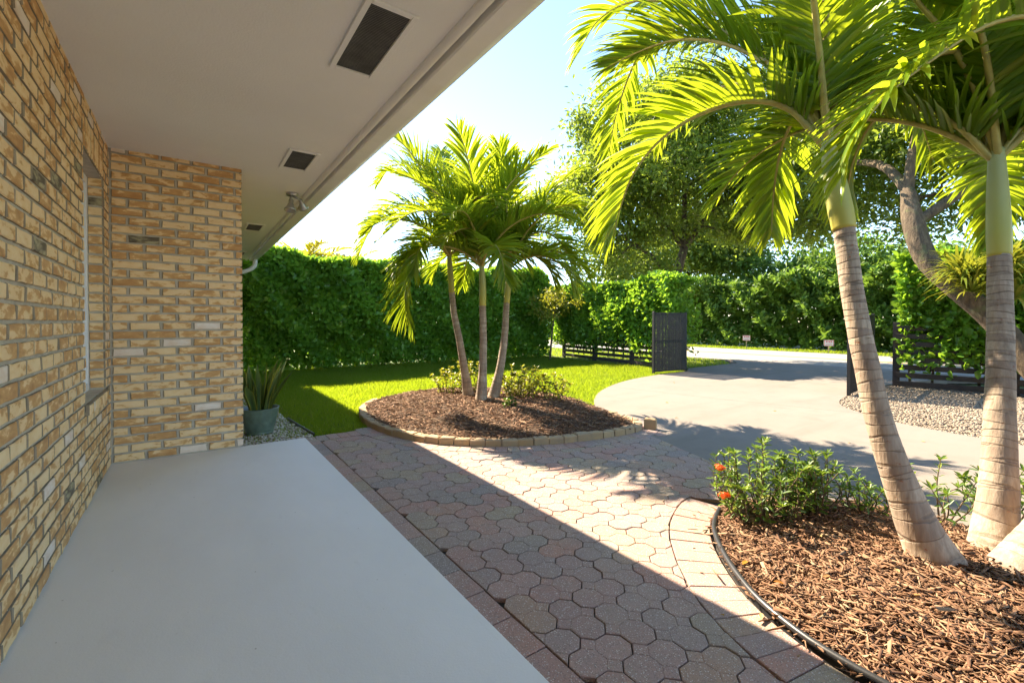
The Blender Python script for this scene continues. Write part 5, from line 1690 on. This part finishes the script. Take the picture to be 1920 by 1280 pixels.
for k in range(32):
    az = rs4.uniform(0, 6.28); r_ = 0.115 * math.sqrt(rs4.random())
    b0 = np.array([pc[0] + r_ * math.cos(az), pc[1] + r_ * math.sin(az), pc[2] + 0.205])
    h_ = rs4.uniform(0.26, 0.56); lean = rs4.uniform(0.02, 0.34)
    face = rs4.uniform(0, 6.28); tw = rs4.normal(0, 0.7); wd = rs4.uniform(0.024, 0.040)
    rows = []; edge = []
    M_ = 10
    for q in range(M_ + 1):
        t_ = q / M_
        c_ = b0 + np.array([math.cos(az) * lean * t_ ** 1.4 * h_ / 0.5, math.sin(az) * lean * t_ ** 1.4 * h_ / 0.5, h_ * t_])
        a_ = face + tw * t_; W = np.array([math.cos(a_), math.sin(a_), 0]); Nn = np.array([-math.sin(a_), math.cos(a_), 0])
        hw = wd * (0.55 + 0.9 * t_ * (1 - t_ * 0.55)) * (1 if t_ < 0.75 else max(0.03, (1 - t_) / 0.25))
        for s in (-1, -0.72, 0, 0.72, 1):
            rows.append(c_ + W * hw * s + Nn * hw * 0.45 * s * s); edge.append(abs(s) * 0.82 + 0.09 * math.sin(t_ * 60 + k))
    F = [(5 * q + i, 5 * q + i + 1, 5 * q + i + 6, 5 * q + i + 5) for q in range(M_) for i in range(4)]
    o = obj("sword_leaf", np.array(rows), F, "snake_leaf", sp, smooth=True, attrs={"edge": np.clip(edge, 0, 1)}); o.matrix_parent_inverse = sinv

# ------------------------------------------------------------------ signs over the road
def yard_sign(label, x_, y_, h_):
    e = empty("yard_sign", (x_, y_, -0.06), label, "sign", "signs across the road")
    e.rotation_euler = (0, 0, math.radians(-62))
    mb_ = MB(); mb_.box(-0.018, 0.018, 0.006, 0.03, -0.1, h_, 0.003); mb_.build("stake", "stake_wood", e)
    mb_ = MB(); mb_.box(-0.15, 0.15, -0.006, 0.004, h_ - 0.17, h_ + 0.05, 0.002); b_ = mb_.build("board", "sign_white", e)
    mb_ = MB()   # red border and unreadable red lettering
    z1, z0 = h_ + 0.045, h_ - 0.165
    mb_.box(-0.145, 0.145, -0.0085, -0.0065, z1 - 0.014, z1); mb_.box(-0.145, 0.145, -0.0085, -0.0065, z0, z0 + 0.014)
    mb_.box(-0.145, -0.131, -0.0085, -0.0065, z0 + 0.015, z1 - 0.015); mb_.box(0.131, 0.145, -0.0085, -0.0065, z0 + 0.015, z1 - 0.015)
    for (a, c_, l_, hh) in ((-0.10, h_ - 0.035, 0.05, 0.05), (-0.035, h_ - 0.035, 0.02, 0.05), (0.0, h_ - 0.035, 0.045, 0.05), (0.06, h_ - 0.035, 0.04, 0.05), (-0.10, h_ - 0.115, 0.2, 0.022)):
        mb_.box(a, a + l_, -0.0085, -0.0065, c_, c_ + hh)
    mb_.build("lettering", "sign_red", b_)
yard_sign("small red and white yard sign across the road, nearer the gate leaf", 19.75, 10.15, 0.50)
yard_sign("small red and white yard sign across the road, nearer the leaning palm", 19.25, 6.85, 0.42)

# ------------------------------------------------------------------ fallen leaves
rs5 = np.random.default_rng(3)
def fallen(pts, zf, n_name, label_list, group):
    for (x_, y_), lab in zip(pts, label_list):
        z = zf(np.array([[x_, y_]]))[0] if callable(zf) else zf
        a_ = rs5.uniform(0, 6.28)
        V, F = leaves_vf(np.array([[0, 0, 0.0]]), np.array([[1.0, 0, 0.05]]), np.array([[0, 0, 1.0]]), np.array([rs5.uniform(0.035, 0.055)]), 'oak')
        o = obj(n_name, V, F, "dry_leaf", rnd=np.repeat(rs5.random(1), 2))
        o.location = (x_, y_, float(z)); o.rotation_euler = (rs5.normal(0, 0.2), rs5.normal(0, 0.2), a_)
        tag(o, lab, "leaf", group)
fallen([(1.74, 0.83), (1.66, 0.93)], ZP + 0.006, "fallen_leaf", ["yellow fallen leaf on the curved border pavers", "brown fallen leaf on the border pavers beside the yellow leaf"], "fallen leaves on the paving")
fallen([(1.99, 0.86), (2.15, 0.78), (2.02, 1.05), (2.45, 0.62), (2.3, 0.5), (2.55, 0.95)], lambda q: bed_f(q) + 0.024, "fallen_leaf", ["dry leaf on the mulch close to the black edging", "dry leaf on the mulch a hand from the black edging", "dry leaf on the mulch near the tip of the bed", "dry leaf on the mulch left of the leaning palm base", "dry leaf on the mulch in front of the leaning palm base", "dry leaf on the mulch below the green shrub"], "fallen leaves on the near mulch")
fallen([(4.6, 3.2), (5.4, 3.9), (5.0, 1.6), (6.0, 2.7), (5.6, 1.2), (7.2, 5.0)], -0.031, "fallen_leaf", ["dry leaf on the driveway nearest the end of the block edging", "dry leaf on the driveway between the lawn curve and the gravel", "dry leaf on the driveway just behind the leaning palm", "dry leaf on the driveway in front of the gravel tip", "dry leaf on the driveway between the two near palm trunks", "dry leaf on the driveway in front of the left gate leaf"], "fallen leaves on the driveway")
